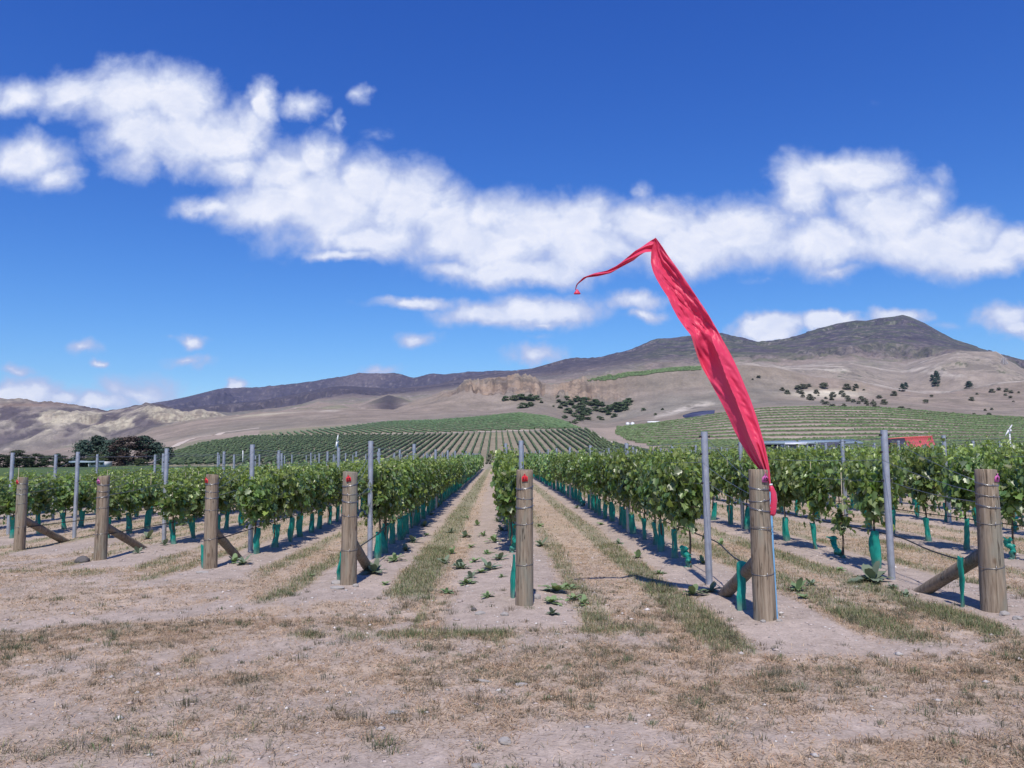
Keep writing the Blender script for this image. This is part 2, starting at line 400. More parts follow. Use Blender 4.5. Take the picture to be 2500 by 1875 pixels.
def m_hill():
    m, g, b = mat_new('hill_land'); c = objco(g)
    a = g.new('ShaderNodeVertexColor'); a.layer_name = 'Col'
    n = g.noise(c, 0.035, 8, 0.68); n2 = g.noise(c, 0.35, 6, 0.7); n3 = g.noise(c, 0.009, 8, 0.7, 0.8)
    col = g.mix(1.0, a.outputs[0], g.ramp(n.outputs['Fac'], [(0.3, (0.78, 0.78, 0.78)), (0.7, (1.2, 1.19, 1.18))]), 'MULTIPLY')
    col = g.mix(1.0, col, g.ramp(n2.outputs['Fac'], [(0.3, (0.84, 0.84, 0.84)), (0.7, (1.15, 1.15, 1.15))]), 'MULTIPLY')
    sp = g.noise(c, 0.030, 9, 0.74, 0.6); sl_ = g.noise(g.vmath('ADD', c, (900, 300, 50)), 0.022, 9, 0.72, 0.4)
    col = g.mix(g.math('MULTIPLY', a.outputs[1], g.mapr(sp.outputs['Fac'], 0.485, 0.56, 0, .68)), col, (.050, .050, .056))
    col = g.mix(g.math('MULTIPLY', a.outputs[1], g.mapr(sl_.outputs['Fac'], 0.54, 0.62, 0, .55)), col, (.27, .235, .225))
    g.put(b.inputs['Base Color'], col); b.inputs['Roughness'].default_value = 1.0; b.inputs['Specular IOR Level'].default_value = 0.05
    bump(g, b, g.math('ADD', n.outputs['Fac'], g.math('MULTIPLY', n2.outputs['Fac'], 0.12)), 0.5, 4.0)
    return m
M['hill'] = m_hill()

# ------------------------------------------------------------------ near ground
GT = 0.007
def ground_at(px, py):
    r = ray(px, py); t = EYE/(GT*r[0]-r[2]); return r[0]*t, r[1]*t
# tag number: wooden end post foot (pixel), post height, diameter, extra tilt
POSTS = {15: (47, 1344), 14: (245, 1368), 13: (513, 1392), 12: (851, 1434), 11: (1280, 1486), 10: (1868, 1520), 9: (2428, 1497)}
PXY = {k: ground_at(*v) for k, v in POSTS.items()}
ROWX = {15: -8.02, 14: -6.06, 13: -3.98, 12: -1.88, 11: 0.27, 10: 2.66, 9: 5.07}
for k in (16, 17, 18): ROWX[k] = ROWX[k-1]-2.1
for k in range(8, -16, -1): ROWX[k] = ROWX[k+1]+2.3
def row_start(k):     # y of the wooden end post
    if k in PXY: return PXY[k][1]
    return 13.6 if k > 15 else 8.0+0.12*(9-k)
ROWS = sorted(ROWX.items(), key=lambda kv: kv[1])
RX = np.array([v for k, v in ROWS]); RS = np.array([row_start(k) for k, v in ROWS])
YEND = 93.0
def gz_s(x, y):
    x = np.asarray(x, float); y = np.asarray(y, float)
    z = GT*np.clip(x, -60, 60)
    near = np.exp(-np.maximum(y-25, 0)/25)
    z = z+0.022*fbm(x*0.9+5, y*0.9, 4)*near + 0.012*fbm(x*4, y*4+3, 3, 0.6)*np.exp(-np.maximum(y-10, 0)/10)
    # low mounds of worked soil along the rows
    i = np.abs(x[..., None]-RX).argmin(-1); dx = x-RX[i]; on = sstep(-1.6, -0.4, y-RS[i])*(1-sstep(YEND, YEND+2, y))
    return z+0.035*np.exp(-(dx/0.42)**2)*on*(np.abs(dx) < 1.3)
def gz(x, y): return float(gz_s(np.array([x]), np.array([y]))[0])

def cover(x, y):
    """how much dry grass, green grass and bare soil grows at x, y (0..1 each)"""
    x = np.asarray(x, float); y = np.asarray(y, float)
    j = np.clip(np.searchsorted(RX, x), 1, len(RX)-1)
    xl, xr = RX[j-1], RX[j]; w = xr-xl; s = (x-xl); r = (xr-x)
    n1 = fbm(x*1.6, y*0.9+7, 4); n2 = fbm(x*3.3+9, y*2.2, 4); n3 = fbm(x*0.5+31, y*0.35, 3)
    ins = (x > RX[0]-1.0) & (x < RX[-1]+1)
    edge = np.minimum(s, r)
    soil_half = 0.50+0.10*n1
    soil = 1-sstep(soil_half-0.08, soil_half+0.12, edge)
    green = np.clip(sstep(soil_half-0.02, soil_half+0.12, edge)*(1-sstep(soil_half+0.22, soil_half+0.42, edge)), 0, 1)*(0.55+0.9*n2+0.2*n1)
    # between the rows tagged 12 and 11: one strong green strip, then bare soil full of weeds
    c12 = (xl > -1.9) & (xl < -1.8)
    g12 = sstep(0.52, 0.68, s+0.07*n2)*(1-sstep(1.0, 1.2, s+0.08*n2))
    green = np.where(c12, g12*(1.0+0.4*n2), green)
    soil = np.where(c12, np.maximum(1-sstep(0.45, 0.65, s+0.1*n1), sstep(1.25, 1.5, s+0.12*n1)), soil)
    c11 = (xl > 0.2) & (xl < 0.3)
    green = np.where(c11, (sstep(0.5, 0.6, s+0.08*n2)*(1-sstep(0.72, 0.9, s+0.1*n1))*0.7+(1-sstep(0.9, 1.0, r+0.06*n2))*sstep(0.5, 0.62, r))*(0.75+0.7*n2), green)
    c9 = (xl > 2.6) & (xl < 2.7)
    green = np.where(c9, (sstep(0.55, 0.7, s+0.1*n2)*(1-sstep(0.95, 1.15, s))*0.9+(1-sstep(0.8, 1.0, r+0.08*n2))*sstep(0.5, 0.6, r))*(0.8+0.7*n2), green)
    green = green+(edge > 0.8)*np.clip(n3-0.15, 0, 1)*0.8
    green = np.clip(green, 0, 1)
    dry = np.clip((1-soil)*(1-green*0.8)*(0.95+0.5*n2), 0, 1)
    # headland in front of the row ends
    k = np.abs(x[..., None]-RX).argmin(-1); ys = RS[k]
    rowzone = sstep(-1.15, -0.55, y-ys+0.25*n1+0.15*n2)
    arc = fbm((y+0.05*x*x*0.6-0.18*x)*1.15, x*0.13+4, 4)            # wheel tracks curving along the headland
    hd = np.clip(0.80+1.35*arc+0.7*n2+0.25*n1, 0.06, 1)
    left = sstep(1.0, -4.5, x+0.9*(y-6)+1.2*n1)                        # barer towards the near left
    hd = hd*(1-0.62*left*sstep(6.5, 4.2, y+0.6*n1))
    hg = np.clip(n3*1.1+n2*1.4-0.62, 0, 0.75)
    strip = np.exp(-((y-(7.15+0.08*np.abs(x)+0.10*n1))/0.16)**2)*(x > -1.9)*(x < 1.6)    # green line before post 11
    hg = np.maximum(hg, strip*np.clip(0.35+1.5*n2+n1, 0, 1)); hd = np.maximum(hd, strip*0.4)
    lobe = np.exp(-((x-RX[k])/0.85)**2-((y-ys+0.35)/0.75)**2)
    big = np.exp(-((x-3.0)/1.4)**2-((y-6.9)/0.95)**2)
    l2 = sstep(0.35, 0.62, np.maximum(lobe, big)+0.18*n2)
    hd = hd*(1-l2*0.97); hg = hg*(1-l2*0.97)
    dry = np.where(ins, hd*(1-rowzone)+dry*rowzone, hd*(y < 13)+0.6*(y >= 13))
    green = np.where(ins, hg*(1-rowzone)+green*rowzone, np.clip(0.3+n3, 0, 1))
    far = sstep(16, 40, y)*(x < RX[0]-1)
    green = np.maximum(green, far); 
    endz = sstep(YEND+1, YEND+4, y)
    green = np.maximum(green, endz*0.55); dry = np.where(endz > 0.5, 0.4, dry)
    return np.clip(dry, 0, 1), np.clip(green, 0, 1)

SOIL = np.array([0.425, 0.352, 0.305]); STRAW = np.array([0.50, 0.385, 0.275]); GREEN = np.array([0.155, 0.185, 0.085])
CROP = np.array([0.085, 0.135, 0.05])
def build_ground():
    def axis(segs):
        out = []
        for a, b, s in segs: out.append(np.arange(a, b-1e-6, s))
        return np.concatenate(out+[np.array([segs[-1][1]])])
    xs = axis([(-420, -100, 20), (-100, -30, 3), (-30, -10, 0.5), (-10, -6, 0.12), (-6, 7, 0.055), (7, 12, 0.14), (12, 60, 0.6), (60, 120, 4), (120, 420, 20)])
    ys = axis([(-120, -10, 10), (-10, 2.5, 0.5), (2.5, 11, 0.055), (11, 18, 0.11), (18, 35, 0.3), (35, 110, 1.0), (110, 226, 4)])
    X, Y = np.meshgrid(xs, ys, indexing='ij'); Z = gz_s(X, Y)
    Z = Z-1.5*sstep(195, 226, Y)
    dry, green = cover(X, Y)
    n = fbm(X*1.3+40, Y*1.3, 5)[..., None]; n2 = fbm(X*6, Y*6+2, 3)[..., None]
    c = SOIL*(1+0.16*n+0.13*n2)
    c = c+(STRAW*(1+0.2*n2)-c)*(dry*0.62)[..., None]
    c = c+(GREEN*(1+0.3*n2)-c)*(green*0.6)[..., None]
    f = np.maximum((X < RX[0]-1)*sstep(22, 36, Y), (X < -4)*sstep(150, 165, Y))[..., None]
    c = c+(CROP*(1+0.25*n)-c)*f
    nx, ny = X.shape; I = np.arange(nx*ny).reshape(nx, ny)
    q = np.stack([I[:-1, :-1], I[1:, :-1], I[1:, 1:], I[:-1, 1:]], -1).reshape(-1, 4)
    o = mesh_np('ground', np.stack([X, Y, Z], -1).reshape(-1, 3), q, M['ground'], c.reshape(-1, 3), smooth=True)
    tag(o, 'dusty stony ground with bare soil and dry grass around the vine rows', 'ground', kind='structure')
build_ground()

# ------------------------------------------------------------------ hills and mountains (one land sheet reaching past the skyline)
OV = 2500/2212
def curve(pts):
    """control points read off the skyline -> slope angle (tan) as a function of the sideways angle (tan)"""
    a = np.array([te(x*OV, y*OV) for x, y in pts]); i = np.argsort(a[:, 0]); return a[i, 0], a[i, 1]
EXT = 1.25
def K(d, pts=None, z=None): return (d, pts, z)
L2 = [(-200, 1004), (0, 1001), (200, 997), (340, 975), (380, 963), (430, 950), (540, 942), (700, 940), (900, 938), (1000, 936), (1100, 933), (1200, 929), (1270, 926), (1310, 948), (1400, 957), (1600, 958), (1800, 957), (2212, 952), (2500, 950)]
L4 = [(-200, 990), (0, 987), (200, 985), (300, 966), (350, 957), (430, 944), (545, 932), (650, 924), (750, 918), (850, 911), (950, 908), (1050, 900), (1120, 893), (1180, 900), (1230, 914), (1262, 924), (1310, 925), (1400, 916), (1480, 905), (1560, 892), (1650, 881), (1750, 878), (1900, 881), (2000, 889), (2100, 898), (2212, 903), (2500, 905)]
L5 = [(-200, 985), (0, 980), (100, 975), (250, 958), (330, 932), (430, 911), (560, 897), (680, 888), (780, 886), (860, 889), (950, 890), (1050, 886), (1150, 882), (1250, 905), (1310, 912), (1400, 893), (1500, 879), (1700, 868), (1900, 868), (2100, 875), (2212, 878), (2500, 880)]
L6 = [(-200, 985), (0, 982), (100, 978), (250, 960), (330, 930), (430, 910), (560, 896), (680, 886), (780, 884), (850, 889), (900, 872), (950, 860), (1000, 853), (1100, 852), (1180, 858), (1240, 866), (1300, 868), (1350, 858), (1400, 846), (1480, 838), (1600, 834), (1700, 842), (1900, 850), (2000, 852), (2150, 850), (2212, 846), (2500, 840)]
L7 = [(-200, 990), (0, 985), (250, 962), (330, 929), (430, 909), (560, 895), (680, 885), (780, 883), (850, 887), (900, 866), (950, 852), (985, 842), (1003, 826), (1050, 818), (1110, 814), (1150, 815), (1176, 828), (1190, 832), (1230, 824), (1290, 814), (1350, 804), (1430, 797), (1510, 792), (1592, 788), (1676, 794), (1761, 814), (1853, 826), (1929, 843), (1984, 852), (2050, 850), (2100, 840), (2152, 832), (2212, 825), (2500, 810)]
L9 = [(-200, 864), (0, 868), (60, 871), (130, 874), (180, 881), (210, 885), (230, 888), (262, 884), (295, 878), (320, 873), (345, 876), (370, 884), (400, 894), (430, 889), (460, 891), (485, 901), (500, 908), (560, 902), (620, 888), (654, 880), (687, 868), (720, 873), (755, 880), (777, 878), (805, 866), (839, 853), (865, 860), (890, 868), (930, 860), (980, 850), (1050, 845), (1180, 838), (1230, 835), (1300, 824), (1400, 808), (1500, 797), (1600, 785), (1704, 795), (1760, 790), (1844, 786), (1900, 796), (1956, 800), (2012, 777), (2069, 759), (2152, 762), (2212, 800), (2500, 830)]
L10 = [(-200, 890), (400, 893), (560, 882), (640, 874), (700, 862), (760, 852), (820, 858), (900, 848), (1000, 835), (1100, 818), (1200, 808), (1300, 793), (1400, 778), (1500, 770), (1600, 768), (1700, 765), (1800, 752), (1900, 742), (2000, 750), (2100, 762), (2212, 785), (2500, 800)]
L11 = [(-200, 900), (240, 897), (400, 882), (560, 862), (650, 842), (730, 832), (850, 838), (950, 826), (1000, 813), (1080, 803), (1150, 796), (1190, 784), (1230, 772), (1300, 765), (1340, 754), (1370, 745), (1420, 728), (1480, 721), (1560, 715), (1600, 722), (1640, 731), (1680, 727), (1720, 721), (1760, 709), (1800, 700), (1850, 692), (1870, 693), (1900, 687), (1930, 684), (1950, 680), (1965, 684), (2000, 699), (2030, 716), (2060, 732), (2120, 751), (2180, 768), (2212, 777), (2300, 800), (2500, 830)]
L12 = [(-200, 900), (240, 887), (300, 878), (330, 870), (400, 858), (480, 838), (560, 830), (650, 820), (700, 812), (730, 808), (780, 801), (850, 801), (895, 812), (930, 804), (960, 800), (1050, 793), (1100, 792), (1150, 797), (1200, 810), (1300, 820), (2300, 850), (2500, 860)]
def lower(pts, k): return [(x, y+k) for x, y in pts]
STATIONS = [(150, None, -2.4), (195, None, -1.5), (212, None, -0.45), (372, L2, None), (392, lower(L2, -0.5), None), (600, L4, None), (630, lower(L4, 1.2), None), (880, L5, None), (1000, L6, None), (1050, L7, None), (1090, lower(L7, 0.4), None),
            (1300, lower(L7, 7), None), (1600, L9, None), (1800, lower(L9, 5), None), (2700, L10, None), (4300, L11, None), (4900, lower(L11, 12), None), (6300, L12, None), (7200, lower(L12, 20), None)]
def build_hills():
    T = np.concatenate([np.linspace(-EXT, -0.76, 30, endpoint=False), np.linspace(-0.76, 0.76, 900), np.linspace(0.76, EXT, 31)[1:]])
    D = []
    for (a, _, _), (b, _, _) in zip(STATIONS[:-1], STATIONS[1:]):
        n = {195: 8, 212: 3, 372: 24, 392: 4, 600: 34, 630: 4, 880: 26, 1000: 26, 1050: 20, 1090: 5, 1300: 14, 1600: 34, 1800: 8, 2700: 44, 4300: 72, 4900: 8, 6300: 54, 7200: 6}[b]
        D.append(np.linspace(a, b, n, endpoint=False))
    D = np.concatenate(D+[np.array([7200.0])])
    zk = []
    for d, pts, z in STATIONS:
        if pts is None: zk.append(np.full(len(T), z)+GT*np.clip(T*d, -60, 60)); continue
        t, e = curve(pts); zk.append(EYE+d*np.interp(T, t, e))
    zk = np.array(zk); dk = np.array([s[0] for s in STATIONS], float)
    j = np.clip(np.searchsorted(dk, D, side='right')-1, 0, len(dk)-2); f = (D-dk[j])/(dk[j+1]-dk[j])
    Z = zk[j]*(1-f[:, None])+zk[j+1]*f[:, None]
    TT, DD = np.meshgrid(T, D)
    X = DD*(FH[0]+TT*RH[0]); Y = DD*(FH[1]+TT*RH[1])
    # pixel-like coordinates of every point, to lay out the land cover in patches
    e = (Z-EYE)/DD
    ov_x = (1250+F_PX*TT)/OV; horiz = 1112-0.0079*(1250+F_PX*TT-1250); ov_y = (horiz-F_PX*e)/OV
    ridge = fbm(X/620, Y/620, 6, 0.56, True); rid2 = fbm(X/150+3, Y/150, 5, 0.58, True); hum = fbm(X/60, Y/60, 4); fine = fbm(X/22, Y/22, 3)
    taper = np.ones_like(DD)
    for s in (1050, 1600, 4300, 6300):      # keep the skylines, roughen what lies between
        taper *= 1-0.86*np.exp(-((DD-s)/(0.03*s+25))**2)
    mt = sstep(1900, 3000, DD)
    Z2 = Z + mt*np.maximum(taper, .05)*np.minimum((fbm(X/1500+4, Y/1500, 4, .5, True)-.4)*230+(ridge-.45)*150+(rid2-.3)*60+hum*6, 6*taper)
    bad = np.exp(-((DD-1560)/200)**2)*sstep(560, 470, ov_x)
    Z2 += bad*(rid2*17+fbm(X/38, Y/38, 4, 0.6, True)*9)*np.maximum(taper, 0.25)
    mid = sstep(1080, 1200, DD)*(1-mt)*(1-bad)
    Z2 += mid*taper*(rid2*9+hum*3)
    cliff = sstep(955, 975, DD)*(1-sstep(1050, 1070, DD))*sstep(925, 1000, ov_x)*(1-sstep(1230, 1400, ov_x)*.9)*np.clip(1-.9*np.exp(-((ov_x-1186)/14)**2)+0*DD, 0, 1)
    gul = fbm(TT*150, DD/200+TT*20, 5, 0.62, True)
    Z2 += cliff*(gul*8.0+fine*4-2)*0.9; Z2 += sstep(905, 990, DD)*(1-sstep(995, 1012, DD))*sstep(925, 1000, ov_x)*(1-sstep(1330, 1420, ov_x))*(7+11*fbm(TT*60+3, DD/400, 4, .55))
    Z2 += sstep(640, 760, DD)*(1-sstep(1040, 1100, DD))*(1-cliff)*(hum*2.6+fine*0.7+rid2*2.2*sstep(820, 960, DD))
    Z2 += sstep(215, 330, DD)*(1-sstep(640, 700, DD))*(hum*0.5)
    # ---- land cover colours
    def C(*a): return np.array(a)
    tan, tan2, grey = C(.30, .245, .205), C(.36, .285, .23), C(.235, .215, .185)
    purple, rock, rock2 = C(.078, .070, .088), C(.30, .225, .17), C(.19, .14, .115)
    clay, white, scrub, soilv, olive = C(.47, .42, .31), C(.56, .50, .43), C(.062, .075, .042), C(.33, .27, .225), C(.19, .19, .13)
    big = fbm(X/300+9, Y/300, 4); med = fbm(X/70+2, Y/70, 5, 0.6); sm = fbm(X/16, Y/16, 4, 0.6)
    col = np.tile(tan, (*DD.shape, 1)).astype(float)
    def over(w, c):
        nonlocal col; w = np.clip(w, 0, 1)[..., None]; col = col*(1-w)+c*w
    over(sstep(-0.1, 0.5, big), grey); over(sstep(0.1, 0.5, med)*0.5, tan2); over(sstep(0.25, 0.6, sm)*0.35, tan2*1.25)
    over((DD < 640)*1.0, soilv); LEFTCROP = (DD < 232)*(ov_x < 360); over((DD < 640)*sstep(0.0, 0.5, med)*0.4, tan2)
    lowv = (DD < 385)*(ov_x < 1330)*sstep(300, 400, ov_x)*0.75; over(lowv, C(.26, .235, .18)); over(lowv*sstep(-0.1, 0.4, med)*0.5, C(.17, .19, .11))
    over(((DD > 392) & (DD < 615) & (ov_x > 560) & (ov_x < 1262))*0.55, C(.19, .20, .115))
    over(((DD > 215) & (DD < 600) & (ov_x > 1330))*sstep(0.0, 0.5, med)*0.35, C(.42, .36, .30))
    over(((DD > 215) & (DD < 290))*sstep(1820, 1900, ov_x)*0.9, C(.10, .145, .065))
    over(np.exp(-((ov_y-913-(ov_x-560)*0.0)/9)**2)*(DD > 640)*(DD < 900)*(ov_x < 760)*sstep(380, 470, ov_x)*0.0, white)
    mids = (DD > 640)*(DD < 1100)*1.0; over(mids*sstep(.05, .4, med+.3*rid2)*.45, C(.205, .175, .14)); over(mids*sstep(.1, .4, fbm(X/90+40, Y/30, 4, .6, True))*.3, C(.17, .15, .125)); over(mids*sstep(.35, .5, sm)*.35, C(.13, .125, .095))
    over(np.exp(-((ov_x-690)/90)**2-((DD-850)/40)**2)*sstep(-0.2, 0.3, med)*0.8, white)
    over(np.exp(-((ov_x-560)/60)**2-((DD-870)/25)**2)*0.7, clay)
    over(np.exp(-((ov_x-1790)/75)**2-((ov_y-852)/7)**2)*(DD < 1060)*(DD > 650)*1.1, C(.62, .56, .44))
    over(cliff*0.9*sstep(-.25, .1, fbm(TT*90+8, DD/120, 4, .6)+(DD-978)/60), rock); over(cliff*sstep(-0.25, 0.35, -gul+.5*sm)*0.85, rock2*.9); over(cliff*sstep(.1, .5, fbm(TT*420, DD/90, 3, .6)), rock*1.2); over(cliff*sstep(1025, 1045, DD)*sstep(-.3, .2, sm)*.6, grey)  # rock tones; shade of the cliff recesses painted in darker along the gullies
    over(np.exp(-((ov_x-1480)/60)**2-((ov_y-885-(ov_x-1480)*-0.25)/6)**2)*(DD < 1000)*(DD > 640)*sstep(-0.2, 0.2, sm), white*1.05)
    over(mid*sstep(-0.1, 0.35, med)*0.55, scrub*2.2); over(mid*sstep(0.3, 0.6, sm)*0.3, white)
    over(np.exp(-((ov_x-839)/45)**2)*(DD > 1560)*(DD < 1620)*0+np.exp(-((ov_x-839)/42)**2)*(DD > 1330)*(DD < 1600)*0.9, purple*0.85)
    # left badlands
    lb = sstep(1290, 1400, DD)*(1-sstep(1900, 2000, DD))*sstep(540, 500, ov_x)
    over(lb*0.95, C(.100, .085, .098)); over(lb*sstep(0.10, 0.4, med+0.4*rid2)*0.55, C(.36, .31, .26))
    yc = np.maximum(np.exp(-((ov_x-150)/62)**4-((ov_y-908)/12)**2), np.exp(-((ov_x-405)/85)**4-((ov_y-905)/13)**2))
    yc = np.maximum(yc, np.exp(-((ov_x-245)/40)**2-((ov_y-925)/9)**2)); over(lb*sstep(0.30, 0.62, yc+0.55*rid2+.25*sm)*.9, clay)
    shade_strk = fbm(TT*230+DD/60, DD/45, 4, .65, True); over(lb*sstep(.25, .5, yc)*sstep(.05, .45, shade_strk)*.75, C(.25, .205, .165)); over(lb*sstep(.2, .5, fbm(TT*120, DD/30, 4, .6))*.4, C(.10, .09, .09))  # dark streaks paint gully shading into the clay, as the relief shows little
    over(lb*np.exp(-((ov_y-877)/4.5)**2)*(ov_x < 200)*0.9, rock2*1.1)
    over(lb*sstep(0.3, 0.5, rid2)*0.3, C(.5, .45, .36))
    # mountains
    over(mt*0.97, purple); over(mt*sstep(0.05, 0.55, big+0.25*med)*0.45, C(.155, .13, .13))
    bmask = mt*sstep(1250, 1500, ov_x); rough = sstep(0.05, 0.4, rid2*0.6+med*0.7)
    over(bmask*rough*0.75*sstep(5000, 4200, DD), scrub*1.5); over(bmask*sstep(0.25, 0.55, sm*0.6+fbm(X/45+70, Y/45, 4, 0.6))*0.5*sstep(4100, 3400, DD), C(.30, .25, .21))
    over(mt*sstep(-.05, 0.35, fbm(X/420+30, Y/900, 4, .5)+.3*rid2)*(1-sstep(1250, 1400, ov_x))*0.6, C(.075, .066, .08)); over(mt*sstep(.1, .5, fbm(X/350+80, Y/700, 4, .5))*(1-sstep(1250, 1400, ov_x))*0.5, C(.155, .13, .135)); over(mt*sstep(0.45, 0.7, sm+0.3*rid2)*0.4, C(.40, .35, .31))
    gs = np.exp(-((ov_x-1700)/170)**2)*(DD > 1650)*(DD < 3200); over(gs*sstep(-0.1, 0.3, med)*0.6, C(.115, .125, .075))
    # upland foot of the big mountain: tan slopes scattered with scrub
    ft = sstep(1060, 1200, DD)*(1-sstep(1750, 2100, DD))*sstep(1560, 1640, ov_x)
    over(ft*0.8, C(.30, .255, .215)); over(ft*sstep(0.35, 0.5, sm*0.7+med*0.5)*0.8, scrub*1.3); over(ft*sstep(0.5, 0.7, rid2)*0.5, white)
    over(LEFTCROP, CROP)
    col *= (1+0.10*sm+0.10*med)[..., None]
    RUG = np.clip(mt*(1-.62*sstep(1350, 1100, ov_x))+.45*ft*sstep(-.2, .3, med)+.35*lb+.5*cliff+.15*(DD > 640), 0, 1)*(1+0*DD)
    col = np.clip(col, 0.02, 0.8)
    nd, nt = DD.shape; I = np.arange(nd*nt).reshape(nd, nt)
    q = np.stack([I[:-1, :-1], I[:-1, 1:], I[1:, 1:], I[1:, :-1]], -1).reshape(-1, 4)
    o = mesh_np('hills', np.stack([X, Y, Z2], -1).reshape(-1, 3), q, M['hill'], np.concatenate([col, RUG[..., None]], -1).reshape(-1, 4), smooth=True)
    tag(o, 'dry tan hills, cliffs and purple brown mountains behind the vineyard', 'hills', kind='structure')
    return T, D, Z2
HT, HD, HZ = build_hills()
def hz(x, y):
    x = np.asarray(x, float); y = np.asarray(y, float)
    d = x*FH[0]+y*FH[1]; t = (x*RH[0]+y*RH[1])/d
    i = np.clip(np.searchsorted(HD, d)-1, 0, len(HD)-2); j = np.clip(np.searchsorted(HT, t)-1, 0, len(HT)-2)
    fd = np.clip((d-HD[i])/(HD[i+1]-HD[i]), 0, 1); ft = np.clip((t-HT[j])/(HT[j+1]-HT[j]), 0, 1)
    return (HZ[i, j]*(1-fd)+HZ[i+1, j]*fd)*(1-ft)+(HZ[i, j+1]*(1-fd)+HZ[i+1, j+1]*fd)*ft
def hill_at(px, py, dmin=215, dmax=5000):
    """nearest point of the hills seen at a pixel"""
    t, e = te(px, py); ds = np.geomspace(dmin, dmax, 1500)
    p = ds[:, None]*(FH+t*RH); z = hz(p[:, 0], p[:, 1]); hit = np.nonzero(z >= EYE+ds*e)[0]
    if not len(hit): return None
    i = hit[0]; return float(p[i, 0]), float(p[i, 1]), float(z[i]), float(ds[i])

# ------------------------------------------------------------------ wooden end posts
NUMW = {i: w for i, w in enumerate('first second third fourth fifth sixth seventh eighth ninth tenth eleventh twelfth'.split(), 1)}
def ordinal(n):
    if n in NUMW: return NUMW[n]
    return f"{n}{'th' if 10 <= n % 100 <= 20 else {1: 'st', 2: 'nd', 3: 'rd'}.get(n % 10, 'th')}"
def row_name(k):
    if k in POSTS: return f"in the row tagged {k}"
    if k > 15: return f"in the {ordinal(k-15)} row left of tag 15"
    return f"in the {ordinal(9-k)} row right of tag 9"
def digits_mesh(txt, size):
    cu = bpy.data.curves.new('digits', 'FONT'); cu.body = txt; cu.size = size; cu.align_x = 'CENTER'; cu.align_y = 'CENTER'; cu.extrude = 0.0008; cu.offset = size*0.018
    o = bpy.data.objects.new('digits', cu); COL.objects.link(o); dg = bpy.context.evaluated_depsgraph_get()
    me = bpy.data.meshes.new_from_object(o.evaluated_get(dg)); bpy.data.objects.remove(o); bpy.data.curves.remove(cu)
    me.materials.clear(); me.materials.append(M['digit']); return me
def tag_mesh(w, h, mat):
    """flat livestock style tag: square body, sloping shoulders, small neck with a hole, rounded corners, 3 mm thick"""
    half = [(0, -h*.5), (w*.44, -h*.5), (w*.5, -h*.45), (w*.5, h*.04), (w*.46, h*.10), (w*.17, h*.27), (w*.13, h*.33), (w*.13, h*.46), (w*.08, h*.5), (0, h*.5)]
    pts = half+[(-x, z) for x, z in half[-2:0:-1]]; n = len(pts)
    v = [(x, -0.0015-0.004*(1-(2*x/w)**2), z) for x, z in pts]+[(x, 0.0015-0.004*(1-(2*x/w)**2), z) for x, z in pts]
    f = [np.array([list(range(n))]), np.array([list(range(2*n-1, n-1, -1))]), np.array([[i, i+n, (i+1) % n+n, (i+1) % n] for i in range(n)])]
    return mesh_np('number_tag', v, f, mat, make_object=False)
def trunk_mesh(h, r0, r1, seed, sink=0.25):
    r = np.random.default_rng(seed); nz, na = 26, 28
    zs = np.linspace(-sink, h, nz); ang = np.linspace(0, 2*np.pi, na, endpoint=False); vs = []
    ph = r.random(6)*6
    for z in zs:
        rr = r0+(r1-r0)*max(z, 0)/h
        w = 1+0.018*np.sin(2*ang+ph[0]+z*1.2)+0.012*np.sin(5*ang+ph[1])+0.012*np.sin(3*ang+ph[2]+z*5)+0.014*(vnoise(ang*4+ph[3], np.full(na, z*7+ph[4]))-.5)
        vs.append(np.stack([np.cos(ang)*rr*w, np.sin(ang)*rr*w, np.full(na, z)+(0.006*np.sin(ang+ph[5]) if z == h else 0)], 1))
    rr = (r1)*0.93; vs.append(np.stack([np.cos(ang)*rr, np.sin(ang)*rr, np.full(na, h+0.006)+0.006*np.sin(ang+ph[5])], 1))
    v = np.concatenate(vs+[np.array([[0, 0, h+0.008]])]); m = nz+1
    q = [[i*na+k, i*na+(k+1) % na, (i+1)*na+(k+1) % na, (i+1)*na+k] for i in range(m-1) for k in range(na)]
    t = [[(m-1)*na+k, (m-1)*na+(k+1) % na, m*na] for k in range(na)]
    me = mesh_np('shaft', v, [np.array(q), np.array(t)], M['wood'], smooth=True, make_object=False); me.set_sharp_from_angle(angle=R(50)); return me
def post_r(r0, r1, h, z): return r0+(r1-r0)*z/h
TAGCOL = {15: ('tag_red', 'red'), 14: ('tag_pink', 'pink'), 13: ('tag_red', 'red'), 12: ('tag_red', 'red'), 11: ('tag_red', 'red'), 10: ('tag_pink', 'pink'), 9: ('tag_pink', 'pink')}
POST_H = {15: 1.33, 14: 1.36, 13: 1.36, 12: 1.39, 11: 1.41, 10: 1.40, 9: 1.37}
POST_R = {15: (.098, .088), 14: (.098, .09), 13: (.10, .09), 12: (.10, .092), 11: (.094, .088), 10: (.108, .09), 9: (.115, .097)}
LEAN = {15: (0.0, 0), 14: (0.002, 0), 13: (-0.002, 0), 12: (0.005, 0), 11: (0.012, 0), 10: (-0.010, 0.0), 9: (0.002, 0)}
RINGS = [1.235, 1.125, 1.035, 0.86, 0.44]
TAGX = {15: -0.5, 14: -0.42, 13: -0.62, 12: -0.03, 11: -0.02, 10: 0.30, 9: 0.42}
END_POSTS = {}
